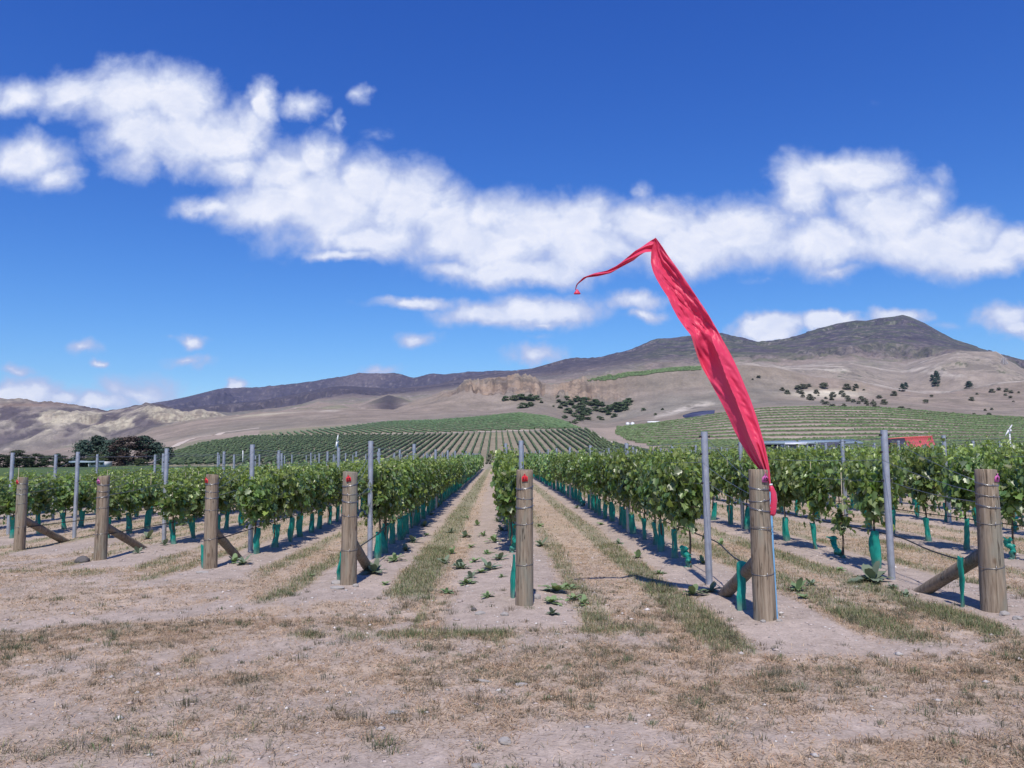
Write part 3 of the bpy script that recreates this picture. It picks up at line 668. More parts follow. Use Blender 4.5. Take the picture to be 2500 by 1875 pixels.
def build_post(k):
    x, y = PXY[k]; h = POST_H[k]; r0, r1 = POST_R[k]; r = random.Random(k*13)
    root = empty('end_post', (x, y, gz(x, y)-0.01)); root.rotation_euler = (LEAN[k][1], LEAN[k][0], 0)
    extra = {15: 'leftmost in view', 14: 'beside a dark rock', 13: 'greenish grey wood', 12: 'flat stones lying at its foot', 11: 'standing nearest the middle of the picture', 10: 'with the red flag pole strapped to it', 9: 'thick and rightmost in view'}[k]
    tag(root, f"round wooden end post, {TAGCOL[k][1]} tag {k}, {extra}", 'post', 'wooden end posts of the vine rows')
    sh = obj_from('shaft', trunk_mesh(h, r0, r1, k), root); sh.rotation_euler = (0, 0, r.random()*6)
    for i, z in enumerate(RINGS):
        if k == 9 and i == 2: z = 1.02
        m = MB(); tl = r.uniform(-.018, .018); n = 30; turns = 2 if i in (0, 2) else 1; pts = []
        for a in range(n*turns+1):
            t = a/n*2*math.pi; rr = post_r(r0, r1, h, z)*1.035
            pts.append((math.cos(t)*rr, math.sin(t)*rr, z+tl*math.cos(t)-0.012*(1-math.sin(t))*0.5+0.012*a/(n*turns)+0.01*math.sin(t)))
        m.tube(pts, 0.0032 if i < 3 else 0.0022, 5, True)
        a0 = -math.pi/2+r.uniform(-.25, .3); rr = post_r(r0, r1, h, z)*1.03
        m.tube([(math.cos(a0)*rr, math.sin(a0)*rr-0.006, z+0.01), (math.cos(a0)*rr, math.sin(a0)*rr-0.006, z-0.035)], 0.0028, 5)
        o = m.build('wire_wrap', M['wire'], root, smooth=True)
    tw, th = 0.062, 0.082; tx = TAGX[k]; ang = -math.pi/2+tx; zt = h-0.072; rr = post_r(r0, r1, h, zt)*1.02+0.010
    t = obj_from('number_tag', tag_mesh(tw, th, M[TAGCOL[k][0]]), root)
    t.location = (math.cos(ang)*rr, math.sin(ang)*rr, zt); t.rotation_euler = (R(6), R(r.uniform(-4, 4)), tx*0.8); t['label'] = f"{TAGCOL[k][1]} plastic tag reading {k}"
    d = obj_from('digits', digits_mesh(str(k), 0.048), t); d.location = (0, -0.0068, -0.014); d.rotation_euler = (R(90), 0, 0)
    m = MB(); m.tube([(0, -0.009, th*.40), (0, 0.012, th*.40)], 0.0055, 8); m.build('nail', M['dark_metal'], t)
    # diagonal brace running back along the row
    L = {9: 1.15, 10: 1.40, 11: 1.45, 12: 1.3, 13: 1.35, 14: 1.6, 15: 1.6}[k]; bx = {9: -0.12, 10: 0.0, 11: 0.02, 12: 0.06, 13: -0.03, 14: 0.02, 15: 0.0}[k]
    m = MB(); pts = [np.array([0, r0*0.55, 0.56])*(1-t)+np.array([bx, L, -0.03])*t for t in np.linspace(0, 1, 12)]
    m.tube(pts, [0.066+0.002*math.sin(i*1.7) for i in range(12)], 18)
    o = m.build('brace', M['wood'], root, smooth=True); shade_auto(o, 50)
    END_POSTS[k] = root
for k in sorted(POSTS): build_post(k)
# the rest of the rows to the right end in posts outside the frame; nothing of them is seen

# ------------------------------------------------------------------ grapevines
HALF = [(0, 0), (.22, -.10), (.40, .04), (.50, .28), (.36, .42), (.44, .72), (.24, .72), (0, 1.02)]
LEAF_V = np.array([(x, y, 0.0) for x, y in HALF]+[(-x, y, 0.0) for x, y in HALF[1:-1]])
LEAF_V[:, 2] = 0.38*np.abs(LEAF_V[:, 0])-0.30*LEAF_V[:, 1]**2
LEAF_F = [list(range(8)), [7, 13, 12, 11, 10, 9, 8, 0]]
SL_V = np.array([(0, 0, 0), (.46, .35, .15), (.25, .85, .0), (0, 1, -.2), (-.25, .85, .0), (-.46, .35, .15)], float)
SL_F = [[0, 1, 2, 3], [0, 3, 4, 5]]
def frames(nrm, roll, r):
    nrm = nrm/np.linalg.norm(nrm, axis=1, keepdims=True)
    up = np.tile(np.array([0, 0, -1.0]), (len(nrm), 1))+r.normal(0, roll, (len(nrm), 3))
    b = up-nrm*(up*nrm).sum(1, keepdims=True); b /= np.linalg.norm(b, axis=1, keepdims=True)+1e-6
    return np.cross(b, nrm), b, nrm
def leaves(pos, nrm, size, r, tmpl=LEAF_V, tf=LEAF_F, roll=0.7):
    a, b, n = frames(nrm, roll, r); s = size[:, None, None]
    v = pos[:, None, :]+s*(tmpl[None, :, 0:1]*a[:, None, :]+tmpl[None, :, 1:2]*b[:, None, :]+tmpl[None, :, 2:3]*n[:, None, :])
    k = len(tmpl); base = (np.arange(len(pos))*k)[:, None, None]
    f = (np.array(tf)[None]+base).reshape(-1, len(tf[0]))
    return v.reshape(-1, 3), f, k
def leaf_cols(n, r, k, young=None):
    base = np.array([0.165, 0.245, 0.088]); c = base*(1+r.normal(0, .22, (n, 1)))*(1+r.normal(0, .07, (n, 3)))
    y = r.random(n) < 0.16 if young is None else young
    c[y] = np.array([0.26, 0.34, 0.09])*(1+r.normal(0, .15, (y.sum(), 1)))
    pale = r.random(n) < 0.10; c[pale] = np.array([0.28, 0.33, 0.20])*(1+r.normal(0, .12, (pale.sum(), 1)))
    return np.repeat(np.clip(c, .02, .6), k, 0)
def foliage_mesh(seed, shoots=26, per=17, top=1.5, thin=False):
    r = np.random.default_rng(seed); P, Nn, S, Y, stems = [], [], [], [], MB()
    for s in range(shoots):
        y0 = r.uniform(-.34, .34); z0 = r.uniform(.62, .95); x0 = r.normal(0, .035); side = r.choice([-1, 1])
        if thin: y0 *= .3; z0 = r.uniform(.5, .8)
        droop = r.random() < 0.30
        ln = r.uniform(.35, top-.75) if not droop else r.uniform(.25, .5)
        ln = min(ln, top-z0+.02); t = np.linspace(0.02, 1, per)
        out = (r.uniform(.05, .24) if not droop else r.uniform(.16, .32))*(0.45 if thin else 1)
        xs = x0+side*out*np.sin(t*1.5); zs = z0+(ln*t if not droop else .12*np.sin(t*3)-ln*t**1.6); ys = y0+r.normal(0, .16)*t
        zs = np.maximum(zs, .42+.1*r.random()); ys = ys*(.42+.58*sstep(.55, 1.05, zs)); xs = xs*(.55+.45*sstep(.5, .95, zs))
        pts = np.stack([xs, ys, zs], 1); stems.tube(pts[::4], np.linspace(.0045, .002, len(pts[::4])), 4, False)
        jit = r.normal(0, .035, (per, 3)); lp = pts+jit; outv = np.sign(r.random(per)-.35-.0*side)[:, None]*np.array([[side, 0, 0]])
        nn = outv*r.uniform(.4, 1.1, (per, 1))+np.array([0, 0, .55])+r.normal(0, .45, (per, 3)); lp = lp+nn/np.linalg.norm(nn, axis=1, keepdims=True)*.05
        sz = r.uniform(.075, .145, per)*(1-.5*t**3); P.append(lp); Nn.append(nn); S.append(sz); Y.append((t > .86) & (not droop))
    for s in range(0 if thin else 4):      # stray shoots standing above the canopy
        y0, z0 = r.uniform(-.4, .4), r.uniform(1.15, 1.35); n_ = 9; t = np.linspace(0, 1, n_); ln = r.uniform(.14, .38); pts = np.stack([r.normal(0, .06)+t*r.normal(0, .10), y0+t*r.normal(0, .12), z0+ln*t], 1)
        stems.tube(pts[::4], [.0035, .0028, .0018], 4, False); nn = np.stack([r.normal(0, 1, n_), r.normal(-.3, 1, n_), r.uniform(.2, 1, n_)], 1)
        P.append(pts+r.normal(0, .018, (n_, 3))); Nn.append(nn); S.append(np.linspace(.085, .035, n_)); Y.append(t > .3)
    P, Nn, S, Y = map(np.concatenate, (P, Nn, S, Y)); Y = Y | (r.random(len(Y)) < .10)
    v, f, k = leaves(P, Nn, S, r)
    me = mesh_np('foliage', v, f, M['leaf'], leaf_cols(len(P), r, k, Y), make_object=False)
    st = stems.build('shoots', M['shoot'], mesh_only=True, smooth=True)
    return me, st
def trunk_vine(seed):
    r = np.random.default_rng(seed); m = MB()
    z = np.linspace(-.05, .86, 12); m.tube(np.stack([np.cumsum(r.normal(0, .006, 12)), np.cumsum(r.normal(0, .006, 12)), z], 1), np.linspace(.016, .011, 12), 6)
    for s in (-1, 1):
        y = np.linspace(0, .36*s, 7); m.tube(np.stack([r.normal(0, .008, 7), y, .80+.06*np.sin(np.abs(y)*5)], 1), np.linspace(.011, .006, 7), 5)
    return m.build('vine_trunk', M['bark'], mesh_only=True, smooth=True)
def sleeve_mesh(seed, h=.43, flat=.55, twist=0.0, w=.055):
    """crumpled plastic tube open at the top, 1 mm film"""
    r = np.random.default_rng(seed); nz, na = 13, 16; ang = np.linspace(0, 2*np.pi, na, endpoint=False); vs = []
    ph = r.random(8)*6.3; kink = r.normal(0, .007, (nz, 2)); kink = np.cumsum(kink, 0)*(.5+twist*3)
    for i, z in enumerate(np.linspace(-.02, h, nz)):
        t = i/(nz-1); rot = ph[0]+twist*5*t+.35*np.sin(t*4+ph[1]); cr = 1+.06*np.sin(3*ang+ph[2]+t*5)+.05*np.sin(5*ang-t*7+ph[3])+.04*np.sin(2*ang+9*t+ph[6])
        wx = w*(1+.14*np.sin(t*5+ph[4]))*(1-.45*twist*np.sin(t*9+ph[5])**2); wy = w*flat*(1+.25*np.sin(t*4+ph[5]))
        x = np.cos(ang)*wx*cr; y = np.sin(ang)*wy*cr
        zz = z*(1-.35*twist)+.02*twist*np.sin(ang*2+i*2)+(.012*np.sin(ang*2+ph[7]) if i == nz-1 else 0)
        vs.append(np.stack([x*math.cos(rot)-y*math.sin(rot)+kink[i, 0], x*math.sin(rot)+y*math.cos(rot)+kink[i, 1], np.full(na, 0.0)+zz], 1))
    v = np.concatenate(vs); q = [[i*na+k, i*na+(k+1) % na, (i+1)*na+(k+1) % na, (i+1)*na+k] for i in range(nz-1) for k in range(na)]
    return mesh_np('sleeve', v, np.array(q), M['sleeve'], smooth=True, make_object=False)
FOL = [foliage_mesh(100+i, shoots=27+(i % 3)*3, top=1.48+.05*(i % 4)) for i in range(9)]
THIN = foliage_mesh(300, shoots=7, per=10, top=1.2, thin=True)
TRK = [trunk_vine(200+i) for i in range(4)]
SLV = [sleeve_mesh(400+i, h=.40+.02*(i % 4), flat=.5+.07*(i % 5), w=.052+.004*(i % 3)) for i in range(10)]
SLT = [sleeve_mesh(450+i, h=.42, flat=.6, twist=1.0, w=.06) for i in range(3)]
def stake_mesh():
    m = MB(); m.tube([(0, 0, -.05), (.004, .003, .6), (.01, 0, 1.32)], .0055, 5); return m.build('stake', M['cane'], mesh_only=True)
STK = stake_mesh()
def in_view(x, y, m=0.03):
    z = y*FH[1]+x*FH[0]; t = (x*RH[0]+y*RH[1])/max(z, .1); return z > 1 and abs(t) < .66+m+0.5/z
VINES = []
steel_first = {12: ground_at(903, 1372), 13: ground_at(611, 1351), 14: ground_at(400, 1326), 15: ground_at(181, 1313), 10: ground_at(1732, 1433), 9: ground_at(2178, 1420), 16: ground_at(20, 1306)}
first_vine = {12: 12.4, 13: 13.2, 14: 15.0, 15: 16.4, 11: 12.9, 10: 10.75, 9: 10.4}
SPACING = {12: 0.62, 11: 0.9, 10: 0.93, 13: .9, 9: 1.12, 8: 1.15, 7: 1.12, 6: 1.1, 5: 1.08}
for k, xr in ROWS:
    y0 = first_vine.get(k, RS[[i for i, (kk, _) in enumerate(ROWS) if kk == k][0]]+3.0); sp = SPACING.get(k, .95)
    n = 0; y = y0; rr = random.Random(k+50)
    while y < (YEND if k <= 15 else 62+2*k):
        n += 1
        if in_view(xr, y): VINES.append((math.hypot(xr, y), k, n, xr+rr.gauss(0, .03), y+rr.gauss(0, .05)))
        y += sp
VINES.sort()
def row_scale(k, y):
    return {18: .78, 17: .78, 16: .79, 15: .81, 14: .845, 13: .90, 12: .97}.get(k, 1.02)+(0.03 if k < 9 else 0)
NEAR_N = 300
SPECIAL = {(9, 4): 'thin'}
for i, (d, k, n, x, y) in enumerate(VINES[:NEAR_N]):
    rr = random.Random(i*7+3); s = row_scale(k, y)*rr.uniform(.93, 1.05)
    root = empty('grapevine', (x, y, gz(x, y)), rr.choice([0, math.pi])+rr.uniform(-.12, .12))
    thin = (k == 9 and n == 2)
    fol, st = THIN if thin else FOL[rr.randrange(len(FOL))]
    if thin: s *= .8
    desc = 'thin young vine with few leaves' if thin else 'leafy vine in a teal sleeve'
    tag(root, f"{desc}, {ordinal(n)} {row_name(k)}", 'grapevine', 'grapevines in the near rows')
    f = obj_from('foliage', fol, root); f.scale = (rr.uniform(.95, 1.15), rr.uniform(.98, 1.12)*(.8 if k == 12 else .86 if k < 10 else 1), s*(.92 if k == 12 else 1)); f.location.z = .10 if k == 12 else .03
    o = obj_from('vine_trunk', TRK[i % 4], root); o.scale = (1, 1, s)
    tw = thin or rr.random() < .07
    o = obj_from('sleeve', (SLT if tw else SLV)[rr.randrange(3 if tw else 10)], root); o.rotation_euler = (rr.gauss(0, .05), rr.gauss(0, .05), rr.uniform(0, 6.28)); o.scale = (1.1, 1.1, rr.uniform(.9, 1.1))
    if tw: o['label'] = 'twisted collapsed teal sleeve'
    if d < 32:
        o = obj_from('shoots', st, root); o.scale = f.scale
        if rr.random() < .6: o = obj_from('stake', STK, root); o.location = (.03, .03, 0); o.scale = (1, 1, rr.uniform(.8, 1.12)*(1.15 if thin else 1))
def far_vines(rest):
    r = np.random.default_rng(5); V, Fs, Cc, off = [], [], [], 0
    def add(sub, nl, size):
        nonlocal off
        if not len(sub): return
        xy = np.array([(x, y) for _, _, _, x, y in sub]); sc = np.array([row_scale(k, y) for _, k, _, _, y in sub]); m = len(xy); g0 = gz_s(xy[:, 0], xy[:, 1])
        vs = r.uniform(.86, 1.12, m)
        u = r.random((m, nl)); h = .40+1.14*(1-(1-u)**1.3)*vs[:, None]; h += (r.random((m, nl)) < .06)*r.uniform(0, .25, (m, nl))
        h = np.where(np.array([q[1] < 10 for q in sub])[:, None] & (xy[:, 1:] > 35), h*.90, h); ph = r.random((m, 1))*6
        wid = .21*(1-.35*np.abs((h-1.0)/.6))*(1+.3*np.sin(h*7+ph)); side = r.choice([-1, 1], (m, nl)); xo = side*wid*r.uniform(.5, 1.1, (m, nl))
        yo = r.uniform(-.5, .5, (m, nl))
        P = np.stack([xy[:, :1]+xo, xy[:, 1:]+yo, g0[:, None]+h*sc[:, None]], -1).reshape(-1, 3)
        N = np.stack([side*r.uniform(.2, 1, (m, nl)), r.normal(-.25, .45, (m, nl)), r.uniform(.1, .9, (m, nl))], -1).reshape(-1, 3)
        v, f, k = leaves(P, N, r.uniform(.75, 1.25, len(P))*size, r, SL_V, SL_F)
        V.append(v); Fs.append(f+off); off += len(v); Cc.append(leaf_cols(len(P), r, k))
    a = [v for v in rest if v[0] < 34]; b = [v for v in rest if 34 <= v[0] < 55]; c = [v for v in rest if v[0] >= 55]
    add(a, 230, .125); add(b, 120, .16); add(c, 60, .215)
    o = mesh_np('distant_grapevines', np.concatenate(V), np.concatenate(Fs), M['leaf'], np.concatenate(Cc))
    tag(o, 'mass of leafy grapevines in the far part of the rows, receding to the hills', 'grapevines', kind='stuff')
    # their sleeves
    m = MB(); sub = [v for v in rest if v[0] < 70]
    for (_, k, n, x, y) in sub:
        w = .055+.012*r.random(); g0 = gz(x, y); tx, ty = r.normal(0, .02, 2)
        m.add([(x+a*w+b2*tx, y+c2*w*.6+b2*ty, g0+b2*.42) for b2 in (0, 1) for a, c2 in ((-1, -1), (1, -1), (1, 1), (-1, 1))], [[0, 1, 5, 4], [1, 2, 6, 5], [2, 3, 7, 6], [3, 0, 4, 7]])
    o = m.build('distant_sleeves', M['sleeve'])
    tag(o, 'teal plastic sleeves round the stems of the far grapevines', 'plant sleeves', kind='stuff')
far_vines(VINES[NEAR_N:])

# ------------------------------------------------------------------ steel trellis posts, wires and drip lines
def steel_post():
    root = empty('steel_post', (0, 0, 0)); m = MB(); m.tube([(0, 0, -.2), (0, 0, .9), (0, 0, 1.82)], .041, 16); o = m.build('shaft', M['steel'], root, smooth=True); shade_auto(o, 50)
    for z in (1.76, 1.55, 1.2):
        for s in (-1, 1):
            m = MB(); m.tube([(s*.040, -.006, z), (s*.062, -.006, z)], .013, 6); m.tube([(s*.058, -.02, z+.012), (s*.062, .012, z-.014)], .006, 5); m.build('wire_clip', M['black_plastic'], root)
    return root
SP = steel_post(); first = True; SPH = {}
posts = []
for k, xr in ROWS:
    if k in steel_first: x0, y0 = steel_first[k]
    else: x0, y0 = xr, row_start(k)+2.2
    if k == 11: x0, y0 = ROWX[11]+.14, 13.2
    rr = random.Random(k); n = 0; y = y0; sp = {11: 6.0, 10: 6.3, 9: 6.5, 12: 5.9}.get(k, 6.2)
    while y < (YEND+1 if k <= 15 else 60):
        n += 1; x = (x0 if n == 1 else xr+rr.gauss(0, .035))
        if in_view(x, y): posts.append((math.hypot(x, y), k, n, x, y))
        y += sp
posts.sort()
posts = posts[:300]
for d, k, n, x, y in posts:
    o = SP if first else copy_tree(SP); first = False
    rr = random.Random(k*100+n); o.location = (x, y, gz(x, y)); o.rotation_euler = (rr.gauss(0, .008), {9: .0, 10: -.004}.get(k, 0) if n == 1 else rr.gauss(0, .008), rr.uniform(-.1, .1))
    s = rr.uniform(.97, 1.03) if n > 1 else 1.0; o.scale = (1, 1, s)
    tag(o, f"grey steel trellis post, {ordinal(n)} {row_name(k)}", 'trellis post', 'steel posts along the vine rows')
for k, xr in ROWS:
    if not (k <= 16 and (k >= 4)): continue
    pp = [(x, y) for _, kk, n, x, y in sorted(posts, key=lambda p: p[4]) if kk == k][:12]
    if not pp: continue
    st = [PXY[k]] if k in PXY else []
    z0 = [1.235, 1.125, 1.035]; z1 = [1.72, 1.45, 1.18]
    for i in range(3):
        m = MB(); pts = []
        if st: pts.append((st[0][0], st[0][1]+.1, gz(*st[0])+z0[i]))
        for q, (x, y) in enumerate(pp): pts.append((x+.045*(-1)**i, y, gz(x, y)+z1[i]+(0 if q else -.0)))
        P = []
        for a, b in zip(pts[:-1], pts[1:]):
            for t in (0, .25, .5, .75): P.append((a[0]*(1-t)+b[0]*t, a[1]*(1-t)+b[1]*t, a[2]*(1-t)+b[2]*t-.03*math.sin(math.pi*t)))
        P.append(pts[-1])
        if len(P) < 3: continue
        m.tube(P, .0032, 4); o = m.build('trellis_wire', M['wire'])
        tag(o, f"{['top', 'middle', 'lower'][i]} fine trellis wire stretched {row_name(k)}", 'wire', 'trellis wires along the rows')
    m = MB(); P = []
    if st: x, y = st[0]; P += [(x+.05, y+.12, gz(x, y)+.40), (x+.04, y+1.3, gz(x, y)+.40)]
    y = P[-1][1]+.8 if P else pp[0][1]; ye = pp[-1][1]; q = 0
    while y < ye:
        xi = xr if y > pp[0][1]+1 else xr+.03; P.append((xi+.055, y, gz(xr, y)+.47-.012*(q % 2)-(.06 if y < pp[0][1] else 0))); y += .6 if y < 40 else 2.0; q += 1
    if len(P) > 3:
        P = np.array(P); tq = np.linspace(0, len(P)-1, len(P)*3); P = np.stack([np.interp(tq, np.arange(len(P)), P[:, c_]) for c_ in range(3)], 1)
        for _ in range(7): P[1:-1] = .25*P[:-2]+.5*P[1:-1]+.25*P[2:]
        m.tube(P, .0085, 6); o = m.build('drip_line', M['black_plastic'], smooth=True)
        tag(o, f"black irrigation hose slung low {row_name(k)}", 'hose', 'black drip hoses along the rows')
# empty sleeves beside the end posts
for k, px, py, h, rz, tilt in ((11, 1251, 1468, .47, .1, 0), (10, 1813, 1497, .47, 1.2, .12), (9, 2350, 1484, .49, .3, -.04), (12, 830, 1423, .36, .6, .05), (13, 494, 1389, .33, 0, 0)):
    x, y = ground_at(px, py); me = sleeve_mesh(480+k, h=h, flat=.35, w=.047 if k != 9 else .055)
    o = obj_from('empty_sleeve', me); o.location = (x, y, gz(x, y)); o.rotation_euler = (0, tilt, rz)
    tag(o, f"empty teal plastic sleeve standing on bare soil beside the end post tagged {k}", 'plant sleeve', 'empty sleeves beside the end posts')

# ------------------------------------------------------------------ the red flag
def resample(pts, n):
    p = np.array(pts, float); s = np.concatenate([[0], np.cumsum(np.hypot(*np.diff(p, axis=0).T))]); s /= s[-1]
    # smooth (Catmull-like) resampling along the outline
    t = np.linspace(0, 1, n); x = np.interp(t, s, p[:, 0]); y = np.interp(t, s, p[:, 1])
    for _ in range(3):
        x[1:-1] = .25*x[:-2]+.5*x[1:-1]+.25*x[2:]; y[1:-1] = .25*y[:-2]+.5*y[1:-1]+.25*y[2:]
    return np.stack([x, y], 1)
def build_flag():
    bx, by = ground_at(1897, 1521); D0 = bx*FH[0]+by*FH[1]
    root = empty('flag', (bx, by, gz(bx, by)))
    tag(root, 'tall red feather flag with a trailing tail, strapped to the end post tagged 10', 'flag')
    inv = np.array([bx, by, gz(bx, by)])
    def depth(py): return D0-0.02+0.50*np.clip((1180-py)/600, 0, 1)**1.4       # the pole bends over, away from the camera
    RE = [(1601.6, 581), (1616, 601), (1629.7, 623), (1647, 647), (1665, 672), (1687, 705), (1708, 737), (1723, 759), (1737, 783), (1751, 807), (1764, 832), (1780, 860), (1795, 890), (1808, 920), (1820, 950), (1831, 977), (1840, 1003), (1849, 1030), (1856, 1056), (1863, 1080), (1869, 1105), (1874, 1130), (1877, 1153), (1879, 1178)]
    LE = [(1597, 589), (1590, 612), (1588.5, 640), (1594, 662), (1603, 682), (1616, 704), (1630, 725), (1641, 750), (1655, 776), (1671, 799), (1688, 820), (1694, 843), (1702, 869), (1713, 896), (1728, 922), (1746, 955), (1764, 989), (1779, 1020), (1793, 1052), (1806, 1078), (1822, 1104), (1834, 1122), (1848, 1140), (1862, 1156), (1874, 1171)]
    n, m = 260, 44; A = resample(RE, n); B = resample(LE, n)
    S, U = np.meshgrid(np.linspace(0, 1, n), np.linspace(0, 1, m), indexing='ij')   # U 0 = pole side
    r = np.random.default_rng(3)
    prof = (.10*np.sin(np.pi*U)**1.1)*np.sin(np.pi*S)**.5                              # belly of the cloth, to the back
    uc = np.interp(S, [0, .34, .42, .6, .8, 1], [.9, .75, .30, .45, .50, .5])         # the long fold
    fold = (-.13*np.exp(-np.abs(U-uc)*5.0)*sstep(.36, .48, S)*(1-.6*sstep(.85, 1, S)))
    side = .34*np.clip(U-uc, 0, 1)*sstep(.38, .5, S)*(1-sstep(.92, 1, S))
    pu = .014*sstep(.36, .5, S)*np.sin(U*11+S*5+1.5*fbm(S*4,U*2,2))*np.sin(np.pi*np.clip(S, 0, 1))
    gather = np.exp(-((S-.365)/.05)**2)*(.030*np.sin(U*12-S*70+2*fbm(S*9,U*3,2))+.012*fbm(S*60+U*6,U*6,3,.6,True))*np.exp(-U*1.0)
    cro = .034*fbm(S*13+U*5, U*2.6-S*6, 3, .5, True)*sstep(.02, .08, S)*(1-sstep(.36, .48, S))
    fine = .004*fbm(S*40, U*7+S*20, 2, .5)+.022*fbm(S*7, U*5+S*9, 2)
    rp = .010*np.exp(-((U-.34)/.13)**2)*fbm(S*75+U*9, U*4-S*6, 2, .5)*sstep(.5, .56, S)*(1-sstep(.86, .92, S))
    bot = .03*sstep(.78, .97, S)*np.sin(U*25)
    depthoff = prof+fold+side+pu+gather+cro+fine+rp+bot
    depthoff *= sstep(-.02, .10, U)*.95+.05; depthoff *= 1-.8*sstep(.93, 1, U)*(1-sstep(.4, .6, S))
    V = np.zeros((n, m, 3))
    for i in range(n):
        for j in range(m):
            u = U[i, j]; px = A[i, 0]*(1-u)+B[i, 0]*u; py = A[i, 1]*(1-u)+B[i, 1]*u
            V[i, j] = at_depth(px, py, depth(A[i, 1])+depthoff[i, j])-inv
    I = np.arange(n*m).reshape(n, m); q = np.stack([I[:-1, :-1], I[1:, :-1], I[1:, 1:], I[:-1, 1:]], -1).reshape(-1, 4)
    o = mesh_np('sail', V.reshape(-1, 3), q, M['flag'], smooth=True, parent=root); o['label'] = 'wide creased red cloth of the flag'
    # tail streaming to the left from the tip, ending in a small weight
    TT = [(1601.6, 580), (1586, 589), (1567, 602.5), (1551, 612), (1533, 627), (1519, 638.5), (1505, 649), (1482, 660.5), (1451, 667), (1424, 677), (1407, 694), (1403.5, 708)]
    TB = [(1601, 607), (1590, 614.5), (1574, 616), (1560, 625), (1547, 636), (1530, 645), (1513, 654), (1491, 667), (1460, 674.5), (1432, 677.8), (1410, 694.5), (1405.5, 708)]
    n2, m2 = 120, 12; A2 = resample(TT, n2); B2 = resample(TB, n2); V = np.zeros((n2, m2, 3)); dt = depth(581)
    for i in range(n2):
        s = i/n2
        for j in range(m2):
            u = j/(m2-1); px = A2[i, 0]*(1-u)+B2[i, 0]*u; py = A2[i, 1]*(1-u)+B2[i, 1]*u
            V[i, j] = at_depth(px, py, dt+.05*math.sin(s*14+u*2)*(1-s*.5)+.025*math.sin(u*9+s*20)+.10*s)-inv
    I = np.arange(n2*m2).reshape(n2, m2); q = np.stack([I[:-1, :-1], I[1:, :-1], I[1:, 1:], I[:-1, 1:]], -1).reshape(-1, 4)
    mesh_np('tail', V.reshape(-1, 3), q, M['flag'], smooth=True, parent=root)
    c = at_depth(1409, 713, dt+.10)-inv; mb = MB()
    mb.tube([c+np.array([-.002, 0, .030]), c+np.array([0, 0, .012]), c+np.array([0, 0, -.010]), c+np.array([0, 0, -.022])], [.006, .018, .033, .037], 12, True, .5)
    mb.build('tail_weight', M['flag'], root, smooth=True)
    # pole: pale blue tube from the ground, bare up to the pocket, then hidden in the hem
    low = [(1897, 1523), (1893, 1470), (1889, 1400), (1885, 1330), (1882, 1260), (1880, 1200)]
    mb = MB(); P = [at_depth(a, b, D0)-inv for a, b in low]; P[0][2] -= .15
    mb.tube(P, .0165, 12); o = mb.build('pole', M['blue_pole'], root, smooth=True); shade_auto(o, 60); o['label'] = 'pale blue flag pole'
    mb = MB(); P = [at_depth(a, b, D0)-inv for a, b in low[-1:]]+[at_depth(A[i, 0]-.5, A[i, 1], depth(A[i, 1])+.012)-inv for i in range(n-1, -1, -8)]
    mb.tube(P, np.linspace(.013, .004, len(P)), 8); mb.build('hem', M['flag'], root, smooth=True)
    for z, rr in ((.545, .021),):
        c = at_depth(1889, 1473, D0)-inv; mb = MB(); mb.tube([c+np.array([0, 0, -.012]), c+np.array([0, 0, .012])], rr, 12); mb.build('joint_collar', M['steel'], root)
    c = at_depth(1880.5, 1183, D0)-inv; mb = MB(); mb.tube([c+np.array([0, 0, -.008]), c+np.array([0, 0, .008])], .022, 12); mb.build('tie', M['white_metal'], root)
    # gathered red pocket below the tie
    mb = MB(); P = []; Rr = []
    for px, py, w in ((1881, 1186, .016), (1883, 1192, .024), (1887, 1204, .031), (1888.5, 1222, .035), (1887.5, 1240, .032), (1886, 1254, .029), (1885, 1259, .018)):
        P.append(at_depth(px, py, D0-.005)-inv); Rr.append(w)
    mb.tube(P, Rr, 22, True, .8); v = mb.v[0]; an = np.arctan2(v[:, 1]-P[3][1], v[:, 0]-P[3][0])
    v[:, 0] += .0035*np.sin(an*9+v[:, 2]*12); v[:, 1] += .0045*np.cos(an*8+v[:, 2]*15)
    mb.build('gathered_hem', M['flag'], root, smooth=True)
    # strap round the wooden post
    x, y = PXY[10]; mb = MB(); z = .86
    pts = [(x-bx+math.cos(a)*.112+.0, y-by+math.sin(a)*.112, z+gz(x, y)-inv[2]) for a in np.linspace(-2.6, .4, 14)]
    pts += [tuple(at_depth(1884.5, 1304, D0-.02)-inv), tuple(at_depth(1886, 1306, D0+.03)-inv)]
    mb.tube(pts, .003, 5); mb.build('strap_wire', M['wire'], root)
build_flag()

